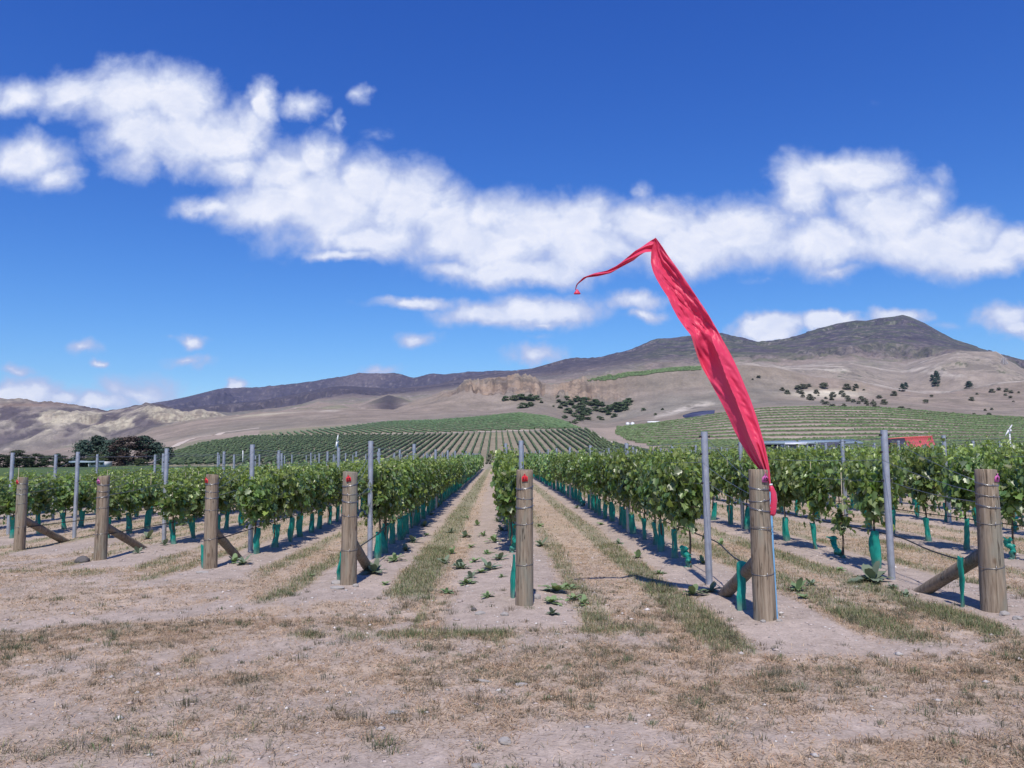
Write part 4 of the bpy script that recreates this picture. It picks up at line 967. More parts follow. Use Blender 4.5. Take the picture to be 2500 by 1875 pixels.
# ------------------------------------------------------------------ hillside vineyards
def hedge(V, Q, C, P, w=.55, h=1.5, r=None, gap=0.0):
    """a vine row as a lumpy hedge along the points P (x, y, z)"""
    P = np.asarray(P); m = len(P)
    if m < 2: return
    d = np.gradient(P[:, :2], axis=0); d /= np.linalg.norm(d, axis=1, keepdims=True)+1e-9; nx = np.stack([-d[:, 1], d[:, 0]], 1)
    hh = h*(1+r.normal(0, .13, m)); ww = w*(1+r.normal(0, .2, m)); miss = r.random(m) < gap; hh[miss] *= .35; ww[miss] *= .4
    prof = [(-.8, .25), (-1, .65), (-.45, 1.0), (.45, 1.0), (1, .65), (.8, .25)]
    b = sum(len(v) for v in V); vs = []
    for a, z in prof:
        o = nx*(a*ww/2)[:, None]*(1+r.normal(0, .12, (m, 1))); vs.append(np.stack([P[:, 0]+o[:, 0], P[:, 1]+o[:, 1], P[:, 2]+hh*z], 1))
    vs = np.stack(vs, 1).reshape(-1, 3); V.append(vs); k = len(prof)
    I = np.arange(m*k).reshape(m, k)+b
    Q.append(np.stack([I[:-1, :-1], I[1:, :-1], I[1:, 1:], I[:-1, 1:]], -1).reshape(-1, 4))
    c = np.array([.130, .185, .085])*(1+r.normal(0, .25, (m*k, 1)))*(1+r.normal(0, .05, (m*k, 3))); C.append(np.clip(c, .01, .5))
def hill_vines():
    r = np.random.default_rng(21)
    def finish(V, Q, C, name, label):
        o = mesh_np(name, np.concatenate(V), np.concatenate(Q), M['tree_leaf'], np.concatenate(C), smooth=False)
        tag(o, label, 'vineyard', kind='stuff')
    def tcoord(x, y): d = x*FH[0]+y*FH[1]; return (x*RH[0]+y*RH[1])/d, d
    # lower block: rows run straight up the slope
    V, Q, C = [], [], []
    for xr in np.arange(-190, 90, 2.6):
        ys = np.arange(214, 384, 1.5); xs = xr+.0*ys; t, d = tcoord(xs, ys); ov = (1250+F_PX*t)/OV
        top = np.interp(ov, [330, 380, 440, 540, 1270, 1300], [260, 300, 340, 368, 370, 362]); lim = np.interp(d, [214, 260, 300, 340, 372], [1455, 1420, 1370, 1315, 1262])
        ok = (d < top) & (d > 216) & (ov < lim-6) & (ov > np.interp(d, [216, 300, 372], [345, 372, 540]))
        if ok.sum() < 4: continue
        x, y = xs[ok], ys[ok]; hedge(V, Q, C, np.stack([x, y, hz(x, y)], 1), .58, 1.05, r, .07)
    finish(V, Q, C, 'hillside_vineyard', 'even rows of green vines climbing the lower slope behind the flat')
    # upper block: rows cross the slope at a slant
    V, Q, C = [], [], []
    dirv = np.array([math.cos(R(-33)), math.sin(R(-33))]); perp = np.array([-dirv[1], dirv[0]])
    for c in np.arange(-300, 140, 4.4):
        y = np.arange(380, 640, 2.0); x = c+(640-y)*(.30+.30*sstep(-150, 40, c)+.0006*(640-y)*sstep(-120, 60, c)); t, d = tcoord(x, y); ov = (1250+F_PX*t)/OV
        ok = (d > 397) & (d < 604) & (ov > np.interp(d, [397, 450, 600], [556, 600, 820])) & (ov < np.interp(d, [397, 500, 600], [1256, 1240, 1226]))
        if ok.sum() < 4: continue
        x, y = x[ok], y[ok]; hedge(V, Q, C, np.stack([x, y, hz(x, y)], 1), .85, .95, r, .03)
    finish(V, Q, C, 'hillcrest_vineyard', 'dense slanting rows of vines on the rounded green rise')
    # right block: terraces that follow the contour
    V, Q, C = [], [], []
    fr = np.concatenate([np.linspace(0.02, 0.28, 5), np.linspace(.34, .985, 13)])
    for i, f in enumerate(fr):
        d0, d1 = 248, 596; tt = np.linspace(.02, .72, 420); ovt = (1250+F_PX*tt)/OV
        w = .012*np.sin(tt*9+f*3)+.010*fbm(tt*6+f*2, f*5+tt, 2)
        lt = np.interp(f, [0, .2, .3, .6, 1], [1465, 1400, 1360, 1325, 1330]); d = d0+(d1-d0)*(f+w)**1.0
        d = d0+(d1-d0)*np.clip(f+w, 0, 1.0)
        x = d*(FH[0]+tt*RH[0]); y = d*(FH[1]+tt*RH[1]); ok = (ovt > lt) & (d < 603)
        if ok.sum() < 4: continue
        idx = np.nonzero(ok)[0]
        x, y = x[idx], y[idx]; hedge(V, Q, C, np.stack([x, y, hz(x, y)], 1), 1.6 if f > .3 else 1.2, 1.25 if f > .3 else 1.0, r, .012)
        if f > .3:     # double rows on the greener right half
            idx = idx[ovt[idx] > 1700+320*r.random()]; d2 = d[idx]+6.5; x = d2*(FH[0]+tt[idx]*RH[0]); y = d2*(FH[1]+tt[idx]*RH[1]); hedge(V, Q, C, np.stack([x, y, hz(x, y)], 1), 1.2, 1.1, r, .25)
    finish(V, Q, C, 'terraced_vineyard', 'long curving terraces of vines on the right hand slope')
    # narrow vineyard strip high on the brown hill
    V, Q, C = [], [], []
    for q in range(6):
        tt = np.array([te(a*OV, b*OV)[0] for a, b in ((1268, 818), (1300, 812), (1350, 804), (1430, 797), (1515, 791))]); t = np.linspace(tt[0]+.004*q, tt[-1], 160)
        d = 1047-q*1.6; x = d*(FH[0]+t*RH[0]); y = d*(FH[1]+t*RH[1]); hedge(V, Q, C, np.stack([x, y, hz(x, y)+.1], 1), 1.4, 1.5, r, .05)
    finish(V, Q, C, 'ridge_vineyard', 'thin green strip of vines along the brown ridge beside the flag')
hill_vines()

def ribbon(name, pix, width, mat, label, cat, dmin=215, lift=.25, kind='structure'):
    """track draped on the hills"""
    P = [hill_at(px*OV, py*OV, dmin) for px, py in pix]; P = np.array([p[:2] for p in P if p]); s = np.concatenate([[0], np.cumsum(np.hypot(*np.diff(P, axis=0).T))])
    t = np.linspace(0, s[-1], 90); x = np.interp(t, s, P[:, 0]); y = np.interp(t, s, P[:, 1]); d = np.gradient(np.stack([x, y], 1), axis=0); d /= np.linalg.norm(d, axis=1, keepdims=True)
    V = []
    for a in (-.5, -.17, .17, .5):
        xx, yy = x-d[:, 1]*width*a, y+d[:, 0]*width*a; V.append(np.stack([xx, yy, hz(xx, yy)+lift-.15*abs(a)], 1))
    V = np.stack(V, 1); I = np.arange(90*4).reshape(90, 4)
    o = mesh_np(name, V.reshape(-1, 3), np.stack([I[:-1, :-1], I[1:, :-1], I[1:, 1:], I[:-1, 1:]], -1).reshape(-1, 4), mat, smooth=True); tag(o, label, cat, kind=kind); return o
M['track'] = simple('pale_dirt', (.50, .42, .35), .95, .15, .3)
ribbon('farm_track', [(1270, 929), (1290, 940), (1318, 955), (1345, 968), (1372, 981), (1400, 990)], 3.4, M['track'], 'pale dirt track running down between the two vineyard slopes', 'track')
ribbon('bench_track', [(545, 941), (620, 940), (760, 938.5), (900, 936.6), (1030, 933.5), (1150, 930), (1262, 926.5)], 5.0, M['track'], 'pale track along the top of the lower vineyard', 'track', 360)
ribbon('hill_track', [(372, 968), (420, 947), (480, 935), (560, 925)], 6.0, M['track'], 'pale bank sweeping up left of the vineyard slopes', 'track', 260)

# ------------------------------------------------------------------ trees and shrubs
def crown_mesh(seed, n, shape, col, size=.28, clumps=26, conif=False, var=.25):
    r = np.random.default_rng(seed); P, N, Cc = [], [], []
    ctr = []
    for c in range(clumps):
        z = r.random()**.8; ang = r.random()*6.28
        rad = shape(z)*r.uniform(.45, 1.0)
        ctr.append((math.cos(ang)*rad, math.sin(ang)*rad, z, r.uniform(.6, 1.15)))
    for (x, y, z, k) in ctr:
        m = n//clumps; dd = r.normal(0, 1, (m, 3)); dd /= np.linalg.norm(dd, axis=1, keepdims=True); rr = r.uniform(.35, 1, (m, 1))
        sx = .20*k*(1.0 if not conif else .9); p = np.array([x, y, z])+dd*rr*np.array([sx, sx, sx*(.55 if not conif else .42)])
        P.append(p); N.append(dd+np.array([0, 0, .5])); Cc.append(np.tile(np.array(col)*r.uniform(1-var, 1+var), (m, 1)))
    P, N, Cc = map(np.concatenate, (P, N, Cc)); Cc = Cc*(1+r.normal(0, .18, (len(Cc), 1)))
    P[:, 2] = np.maximum(P[:, 2], .02)
    v, f, k = leaves(P, N, np.full(len(P), size)*r.uniform(.6, 1.3, len(P)), r, SL_V, SL_F, .9)
    return mesh_np('crown', v, f, M['tree_leaf'], np.repeat(np.clip(Cc, .008, .5), k, 0), make_object=False)
def trunk_tree(h=.5, limbs=6, seed=1):
    r = np.random.default_rng(seed); m = MB(); m.tube([(0, 0, -.05), (.01, 0, .2), (0, .01, .5), (.01, 0, .85)], [.035, .026, .017, .006], 8)
    for i in range(limbs):
        a = r.random()*6.28; z = r.uniform(.15, .6); l = r.uniform(.15, .3)
        m.tube([(0, 0, z), (math.cos(a)*l*.5, math.sin(a)*l*.5, z+.08), (math.cos(a)*l, math.sin(a)*l, z+.2)], [.012, .008, .003], 5)
    return m.build('trunk', M['tree_bark'], mesh_only=True, smooth=True)
cone = lambda z: .36*(1-z)**.75+.03
round_ = lambda z: .42*math.sqrt(max(0, 1-(2*z-.95)**2*.9))
DG = (.062, .098, .075)
CR_CON = [crown_mesh(600+i, 2600, cone, DG, .05, 46, True) for i in range(3)]
CR_RND = [crown_mesh(610+i, 2400, round_, (.040, .058, .032), .05, 34) for i in range(3)]
CR_BRN = crown_mesh(620, 2600, round_, (.072, .052, .045), .05, 36)
CR_LGT = crown_mesh(621, 1800, round_, (.085, .105, .05), .05, 30)
TT_ = [trunk_tree(seed=i) for i in range(3)]
def put_tree(name, px, base, top, wpx, crown, label, cat, group=None, d=None, dmin=215, trunk=True, sq=1.0):
    if d is None:
        h = hill_at(px, base, dmin)
        if h is None: return None
        x, y, z, d = h
    else:
        p = at_depth(px, base, d); x, y = p[0], p[1]; z = float(hz(x, y)) if d > 216 else gz(x, y)
    ztop = at_depth(px, top, d)[2]; H = max(ztop-z, .6); W = wpx*d/F_PX
    o = empty(name, (x, y, z-.03*H), random.random()*6.28); tag(o, label, cat, group)
    c = obj_from('crown', crown, o); c.scale = (W/.72, W/.72*sq, H)
    if trunk: t = obj_from('trunk', TT_[int(px) % 3], o); t.scale = (H*.8, H*.8, H)
    return o
gt = 'dark trees sheltering the farmhouse on the left'
for px, top, w, cr, d, lab in ((203, 1077, 46, CR_CON[0], 233, 'leftmost tall dark conifer of the shelter trees, behind the farmhouse'), (237, 1067, 50, CR_CON[1], 240, 'tall dark conifer with a pointed tip, directly behind the farmhouse'),
        (268, 1077, 44, CR_CON[2], 236, 'dark conifer right of the farmhouse roof, between taller trees'), (290, 1072, 40, CR_CON[0], 243, 'narrow dark conifer left of the brownish round tree'),
        (314, 1069, 48, CR_BRN, 232, 'brownish round crowned tree in the middle of the dark conifers'), (351, 1067, 52, CR_CON[1], 236, 'tallest broad blue green conifer right of the brownish tree'),
        (378, 1082, 44, CR_CON[2], 238, 'lower dark conifer on the right shoulder of the shelter trees'), (405, 1094, 40, CR_CON[0], 234, 'rightmost short dark conifer next to the vineyard slope')):
    put_tree('conifer_tree' if cr is not CR_BRN else 'round_tree', px, 1136, top-3, w*1.5, cr, lab, 'tree', gt, d)
for px, top, w, cr, lab in ((8, 1112, 40, CR_RND[0], 'dark rounded tree at the left edge of the hedge line'), (42, 1103, 34, CR_RND[1], 'taller dark rounded tree in the low hedge line at the left'), (66, 1114, 30, CR_RND[2], 'low dark tree between two rounded ones in the hedge line'), (90, 1110, 30, CR_RND[0], 'third dark rounded crown in the hedge line at the left'),
        (117, 1116, 28, CR_RND[1], 'low spreading dark tree in the middle of the hedge line'), (139, 1110, 22, CR_CON[1], 'small pointed dark tree in the hedge line'), (158, 1116, 30, CR_RND[2], 'dark low tree just left of the farmhouse')):
    put_tree('hedge_tree', px, 1137, top-3, w*1.45, cr, lab, 'tree', 'low trees of the hedge line at the left', 228)
put_tree('small_tree', 235, 1137, 1108, 44, CR_LGT, 'light green spreading tree above the farmhouse roof', 'tree', None, 226)
put_tree('shrub', 345, 1137, 1119, 30, CR_LGT, 'light green bush at the foot of the dark conifers', 'bush', None, 224, trunk=False)
for px, base, top, w, lab in ((2287, 938, 905, 15, 'tallest dark conifer standing alone high on the dry slope'), (2276, 930, 914, 8, 'small dark conifer left of the tallest one on the slope'), (2284, 943, 926, 12, 'short dark conifer right below the tallest one on the slope'),
        (2203.5, 956, 936, 13, 'dark broad conifer low in the gully on the dry slope'), (2212, 950, 933, 10, 'slim dark conifer at the right of the gully pair'), (2366, 948, 930, 16, 'single dark conifer far right on the dry slope')):
    put_tree('conifer_tree', px, base, top, w*1.3, CR_CON[int(px) % 3], lab, 'tree', 'dark conifers high on the dry slope', None, 900)
def shrub_mesh(seed, col):
    return crown_mesh(seed, 1500, lambda z: .36*math.sqrt(max(.02, 1-z*z)), col, .085, 30, False, .2)
SH = [shrub_mesh(700+i, (.165, .175, .125)) for i in range(4)]; SHG = [shrub_mesh(710+i, (.115, .16, .085)) for i in range(4)]
A = [(165,632,15),(118,650,8),(348,728,18),(388,750,22),(470,714,24),(500,706,24),(525,706,20),(555,698,16),(670,700,32),(848,710,30),(915,703,20),(898,730,14),(977,732,9),(470,746,16),(500,752,20),(612,748,22),(505,780,16),(560,780,20),(575,800,20),(545,798,14),(598,795,9),(625,775,8),(738,770,25),(810,755,22),(818,778,16),(684,795,12),(732,800,18),(655,820,15),(690,835,20),(668,838,12),(720,855,14),(740,856,18),(850,790,20),(860,808,20),(896,818,18),(935,830,16),(955,795,20),(980,812,22),(1000,830,18),(1005,848,12),(1048,836,22),(1060,862,20),(1090,872,18),(1130,885,22),(1165,890,20),(1200,900,22),(822,853,18),(785,872,18),(1095,788,20),(1135,827,26),(1208,762,24),(1048,812,8),(1265,878,25),(1322,890,20),(1288,907,18),(1355,908,22),(1455,822,22),(1806,803,20),(1667,914,12),(1825,922,14),(1943,922,17),(1962,880,12),(1915,887,11),(1968,740,20),(2018,727,16),(2075,735,18),(2115,748,15),(2070,770,12),(2107,788,14),(2130,822,8),(2170,752,10),(1850,762,10),(1500,780,14)]
for i, (zx, zy, s) in enumerate(A):
    px, py = 1800+zx/3.16, 720+zy/3.16; w = s/3.16*2.0
    put_tree('shrub', px, py+w*.33, py-w*.42, w*1.05, SH[i % 4], 'rounded dark shrub scattered on the dry tan slope above the terraces', 'shrub', 'dark shrubs on the dry tan slope', None, 640, False)
B = [(110,545,30),(170,540,35),(230,535,40),(300,540,40),(350,540,30),(250,600,40),(300,590,30),(385,573,15),(478,605,10),(515,530,15),(520,565,20),(530,612,20),(580,545,30),(560,585,30),(610,580,30),(660,550,35),(720,560,40),(690,595,35),(800,575,40),(850,590,30),(590,640,35),(640,670,30),(690,640,40),(740,640,35),(720,680,45),(680,700,40),(640,730,25),(565,690,25),(800,625,30),(860,635,35),(910,620,40),(960,600,40),(1000,600,45),(1040,580,40),(1060,560,30),(980,630,35),(1030,620,30),(950,675,25),(1172,630,18),(1318,628,12),(1265,668,14),(760,585,30),(640,610,22),(905,660,22),(850,700,20),(830,690,18),(540,720,20),(600,735,20)]
for i, (zx, zy, s) in enumerate(B):
    px, py = 1200+zx/3.16, 800+zy/3.16; w = s/3.16*1.75
    iso = zx > 1100
    put_tree('shrub', px, py+w*.30, py-w*.36, w*1.15, SHG[i % 4], 'single rounded shrub by the pale rock outcrops right of the gully' if iso else 'dark green shrub in the thicket filling the gully below the cliffs', 'shrub', 'shrubs by the pale outcrops' if iso else 'shrubs of the gully thicket', None, 640, False)
put_tree('shrub', 1194, 1121, 1106, 13, SH[1], 'small dark bush at the far end of the grass path', 'bush', None, 150, trunk=False)

# ------------------------------------------------------------------ buildings and machines beyond the vines
def world_box(mb, px0, px1, py0, py1, d, depth):
    """box whose front face spans the given pixels at depth d"""
    a = at_depth(px0, py1, d); b = at_depth(px1, py1, d); t = at_depth(px0, py0, d)
    c = (a+b)/2; f = np.array([FH[0], FH[1], 0]); w = np.linalg.norm(b-a); h = t[2]-a[2]
    mb.box((c[0]+f[0]*depth/2, c[1]+f[1]*depth/2, a[2]+h/2), (w, depth, h), -YAW); return c, w, h
def quad_slab(mb, pts, th=.12):
    p = np.array(pts, float); q = p.copy(); q[:, 2] -= th; n = len(p)
    mb.add(np.concatenate([p, q]), [[0, 1, 2, 3], [7, 6, 5, 4]]+[[i, i+4, (i+1) % 4+4, (i+1) % 4] for i in range(4)])
def base_at(px, d, z=None):
    p = at_depth(px, 1120, d); return (p[0], p[1], (gz(p[0], p[1]) if d < 212 else float(hz(p[0], p[1]))) if z is None else z)
FV = np.array([FH[0], FH[1], 0.0])
def local(root, mb):
    for v in mb.v: v -= np.array(root.location)
    return mb
# red roofed hut
root = empty('hut', base_at(2225, 97)); tag(root, 'hut with a bright red sloping roof and dark open front, behind the right vines', 'hut')
A0 = at_depth(2166, 1072, 99.5); B0 = at_depth(2276, 1066, 99.5); C0 = at_depth(2287, 1097, 96.5); D1 = at_depth(2221, 1099, 96.5); E0 = at_depth(2208, 1069, 99.5)
mb = MB(); quad_slab(mb, [E0, B0, C0, D1], .10); rf = local(root, mb).build('roof', M['red_roof'], root)
mb = MB()
for t in np.linspace(.08, .95, 12):
    a = E0*(1-t)+B0*t; b = D1*(1-t)+C0*t; mb.tube([a+[0, 0, .03], b+[0, 0, .03]], .035, 5)
local(root, mb).build('roof_rib', M['red_roof'], rf)
mb = MB(); mb.tube([A0+[0, 0, .02], E0+[0, 0, .04], B0+[0, 0, .04]], .09, 6); local(root, mb).build('ridge_cap', M['red_roof'], rf)
mb = MB(); c, w, h = world_box(mb, 2222, 2279, 1093, 1128, 97.2, 3.0); local(root, mb).build('wall', M['dark_red'], root)
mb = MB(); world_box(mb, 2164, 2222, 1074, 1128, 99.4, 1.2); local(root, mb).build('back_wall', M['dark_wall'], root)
mb = MB(); P = [at_depth(2162+58*t, 1112-26*math.sin(math.pi*t)**.7-4*(1-t), 97.0) for t in np.linspace(0, 1, 15)]; mb.tube(P, .16, 6); local(root, mb).build('arch_rib', M['dark_red'], root)
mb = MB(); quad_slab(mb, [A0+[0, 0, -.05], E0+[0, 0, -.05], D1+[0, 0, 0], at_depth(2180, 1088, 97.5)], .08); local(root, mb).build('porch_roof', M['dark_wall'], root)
# long shed
root = empty('shed', base_at(1980, 106)); tag(root, 'long low open shed with a blue grey metal roof behind the vines', 'shed')
mb = MB(); quad_slab(mb, [at_depth(1850, 1081, 104), at_depth(2108, 1080.5, 104), at_depth(2085, 1072.5, 108), at_depth(1850, 1077, 108)], .22); rf = local(root, mb).build('roof', M['grey_roof'], root)
mb = MB()
for t in np.linspace(.02, .98, 30):
    a = at_depth(1850, 1081, 104)*(1-t)+at_depth(2108, 1080.5, 104)*t; b = at_depth(1850, 1077, 108)*(1-t)+at_depth(2085, 1072.5, 108)*t; mb.tube([a+[0, 0, .02], b+[0, 0, .02]], .03, 4)
local(root, mb).build('roof_rib', M['grey_roof'], rf)
mb = MB(); world_box(mb, 1855, 2060, 1081, 1125, 107.6, .3); local(root, mb).build('back_wall', M['dark_metal'], root)
mb = MB(); world_box(mb, 2000, 2050, 1080, 1125, 103.9, 3.2); local(root, mb).build('store_room', M['dark_wall'], root)
for px in (1860, 1900, 1945, 1985, 2075, 2098):
    mb = MB(); world_box(mb, px-.9, px+.9, 1081, 1125, 104.1, .12); local(root, mb).build('roof_post', M['pylon'], root)
# white vehicle under the shed
root = empty('truck', base_at(1945, 99)); tag(root, 'white truck with a glazed square cab, parked under the long grey roof', 'truck')
mb = MB(); world_box(mb, 1915, 1976, 1103, 1114, 98, 2.6); local(root, mb).build('body', M['white_metal'], root)
mb = MB(); quad_slab(mb, [at_depth(1914, 1083, 98), at_depth(1973, 1082.5, 98), at_depth(1968, 1079, 100.6), at_depth(1920, 1079, 100.6)], .16); local(root, mb).build('cab_roof', M['white_metal'], root)
mb = MB(); world_box(mb, 1918, 1970, 1085.5, 1103, 98.3, 2.2); local(root, mb).build('window', M['glass_dark'], root)
for px in (1917, 1926, 1951, 1972):
    mb = MB(); world_box(mb, px-.9, px+.9, 1084, 1104, 98.1, .12); local(root, mb).build('pillar', M['white_metal'], root)
for px in (1926, 1964):
    c = at_depth(px, 1117, 98); mb = MB(); mb.tube([c-FV*.05, c+FV*.3], .45, 16); local(root, mb).build('wheel', M['black_plastic'], root)
# white pipe on a trailer
root = empty('pipe_trailer', base_at(2400, 82)); tag(root, 'long white pipe carried on a dark trailer behind the vines at the far right', 'trailer')
mb = MB(); P = [at_depth(2331, 1097.5, 82), at_depth(2400, 1094, 82), at_depth(2452, 1091.5, 82), at_depth(2470, 1093.5, 81.6)]; mb.tube(P, .13, 10); local(root, mb).build('pipe', M['white_metal'], root, smooth=True)
for px, py in ((2375, 1095), (2433, 1092.5), (2455, 1091.5)):
    c = at_depth(px, py, 82); mb = MB(); mb.tube([c+np.array([-.12, 0, 0]), c+np.array([.12, 0, 0])], .17, 10); local(root, mb).build('clamp', M['dark_metal'], root)
mb = MB(); world_box(mb, 2366, 2436, 1099, 1108, 81.6, 1.6); local(root, mb).build('deck', M['dark_wall'], root)
mb = MB(); world_box(mb, 2384, 2434, 1110, 1111.2, 81.2, .2); mb.tube([at_depth(2370, 1104, 81.3), at_depth(2390, 1113, 81.3)], .05, 6); local(root, mb).build('rail', M['white_metal'], root)
for px in (2378, 2428):
    c = at_depth(px, 1124, 81.4); mb = MB(); mb.tube([c, c+FV*.25], .38, 14); local(root, mb).build('wheel', M['black_plastic'], root)
# tilted white container and gravel heap at the end of the track
root = empty('container', base_at(1587, 92)); tag(root, 'small tilted white bin standing at the foot of the dirt track', 'bin')
mb = MB(); mb.box((0, 0, .60), (.62, .55, 1.25)); o = mb.build('bin_body', M['white_metal'], root); mb = MB(); mb.box((0, 0, 1.25), (.68, .6, .06)); l = mb.build('lid', M['white_metal'], root); root.rotation_euler = (0, R(-12), 0); root.location.z += .35
p = base_at(1567, 96); r = np.random.default_rng(4); nn = 16; V = [(p[0], p[1], p[2]+1.55)]
for j in range(1, 6):
    for i in range(nn): a = i/nn*6.283; q = j/5; V.append((p[0]+math.cos(a)*1.3*q*(1+.1*r.normal()), p[1]+math.sin(a)*1.3*q, p[2]+1.55*(1-q**1.4)+.06*r.normal()))
T3 = [[0, 1+i, 1+(i+1) % nn] for i in range(nn)]; Q4 = [[1+(j-1)*nn+i, 1+j*nn+i, 1+j*nn+(i+1) % nn, 1+(j-1)*nn+(i+1) % nn] for j in range(1, 5) for i in range(nn)]
o = mesh_np('gravel_heap', V, [np.array(T3), np.array(Q4)], M['rock'], smooth=True); tag(o, 'small pale gravel heap at the foot of the dirt track', 'heap')
# water tanks and a white cover on the hill
for px0, px1, lab in ((1528, 1537, 'left of two small white water tanks above the terraces'), (1539.5, 1549, 'right of two small white water tanks above the terraces')):
    h = hill_at((px0+px1)/2, 1038, 560); d = h[3]; w = (px1-px0)*d/F_PX/2; root = empty('water_tank', h[:3]); tag(root, lab, 'tank', 'white water tanks on the slope')
    mb = MB(); mb.tube([(0, 0, -.5), (0, 0, 2.1)], w, 18); mb.build('tank_wall', M['white_metal'], root); mb = MB(); mb.tube([(0, 0, 2.1), (0, 0, 2.4), (0, 0, 2.55)], [w*1.03, w*.5, w*.1], 18); mb.build('tank_roof', M['white_paint'], root)
h = hill_at(1596, 1032.5, 560); mb = MB(); w = 31*h[3]/F_PX; mb.box((0, 0, .5), (w, 2.4, .9), 0); mb.tube([(-w/2, 0, .95), (w/2, 0, .95)], .8, 10, True, .6)
o = mb.build('plastic_tunnel', M['white_paint'], smooth=False); o.location = h[:3]; tag(o, 'low white plastic tunnel along the upper edge of the terraces', 'tunnel')
# dark blue sheet on the slope
P = [(1667, 1017), (1690, 1010), (1715, 1006), (1745, 1004.5), (1744, 1010.5), (1722, 1014.5), (1695, 1018), (1672, 1020.5)]
W3 = np.array([hill_at(a, b, 610)[:3] for a, b in P]); n = len(P); top = W3+[0, 0, 1.2]
o = mesh_np('solar_field', np.concatenate([top, W3-[0, 0, 1]]), [np.array([list(range(n))[::-1]]), np.array([[i, (i+1) % n, (i+1) % n+n, i+n] for i in range(n)])], M['pond_sheet']); tag(o, 'dark blue sheeted patch on the slope just left of the flag', 'sheet')
# frost fans
def frost_fan(px, ptop, b0, b1, d, label):
    root = empty('frost_fan', base_at(px, d)); tag(root, label, 'frost fan', 'frost fans in the vineyards')
    top = at_depth(px, ptop, d); bz = root.location.z
    mb = MB(); mb.tube([np.array([top[0], top[1], bz-.2]), top], [.20, .13], 10); local(root, mb).build('mast', M['white_metal'], root, smooth=True)
    mb = MB(); mb.tube([top-FV*.5, top+FV*.5], .28, 10); local(root, mb).build('gearbox', M['white_metal'], root)
    c = top-FV*.7; e0, e1 = at_depth(*b0, d-.7), at_depth(*b1, d-.7); mid = (e0+e1)/2
    for e in (e0, e1): mb = MB(); mb.tube([mid, mid*.5+e*.5, e], [.22, .17, .09], 8, True, .35); local(root, mb).build('blade', M['white_metal'], root, smooth=True)
frost_fan(824.5, 1079, (825.5, 1062), (819.5, 1095), 205, 'white frost fan with upright two bladed rotor behind the vines of tag 12')
frost_fan(2464.5, 1051, (2471, 1037), (2454, 1064.5), 190, 'white frost fan with slanting two bladed rotor at the far right')
o = None
mb = MB(); p = base_at(593, 200); t = at_depth(593, 1100, 200); mb.tube([p, t], .11, 8); o = mb.build('pole', M['white_metal'], smooth=True); tag(o, 'plain thin white pole in the field left of the frost fan', 'pole')
# power pylon
h = at_depth(2455, 945, 1500); zb = float(hz(h[0], h[1])); H = at_depth(2455, 874, 1500)[2]-zb; root = empty('pylon', (h[0], h[1], zb)); tag(root, 'lattice power pylon on the far right hillside', 'pylon')
mb = MB(); bw = 5.2
lv = np.linspace(0, 1, 8); cor = [[(sx*bw*(1-.86*t), sy*bw*(1-.86*t), H*t) for sx, sy in ((-1, -1), (1, -1), (1, 1), (-1, 1))] for t in lv]
for i in range(7):
    for c in range(4):
        mb.tube([cor[i][c], cor[i+1][c]], .42, 4); mb.tube([cor[i][c], cor[i+1][(c+1) % 4]], .16, 4); mb.tube([cor[i+1][c], cor[i][(c+1) % 4]], .16, 4)
mb.build('lattice_tower', M['pylon'], root)
for z, l in ((.95, 7), (.83, 9), (.71, 7)):
    mb = MB(); mb.tube([(-l, 0, H*z), (0, 0, H*z+.8), (l, 0, H*z)], .28, 4); mb.build('cross_arm', M['pylon'], root)
# farmhouse on the left
root = empty('farmhouse', base_at(215, 223)); tag(root, 'low white farmhouse with a flat grey roof in front of the dark conifers', 'house')
mb = MB(); quad_slab(mb, [at_depth(168, 1127.5, 221), at_depth(255, 1126.5, 221), at_depth(255, 1123.5, 229), at_depth(168, 1124.5, 229)], .35); local(root, mb).build('roof', M['grey_roof'], root)
mb = MB(); world_box(mb, 219, 252, 1127, 1142, 222.5, 5); local(root, mb).build('wall', M['white_paint'], root)
mb = MB(); world_box(mb, 184, 219, 1127.5, 1142, 225.5, 3); local(root, mb).build('verandah_wall', M['rock'], root)
for a, b in ((222, 235), (245, 251)):
    mb = MB(); world_box(mb, a, b, 1129, 1134.5, 222.3, .1); w = local(root, mb).build('window', M['glass_dark'], root)
for px in (186, 216):
    mb = MB(); world_box(mb, px-1, px+1, 1127, 1142, 221.3, .3); local(root, mb).build('verandah_post', M['white_paint'], root)
mb = MB(); world_box(mb, 190, 206, 1130, 1139, 225.3, .1); local(root, mb).build('door', M['dark_metal'], root)

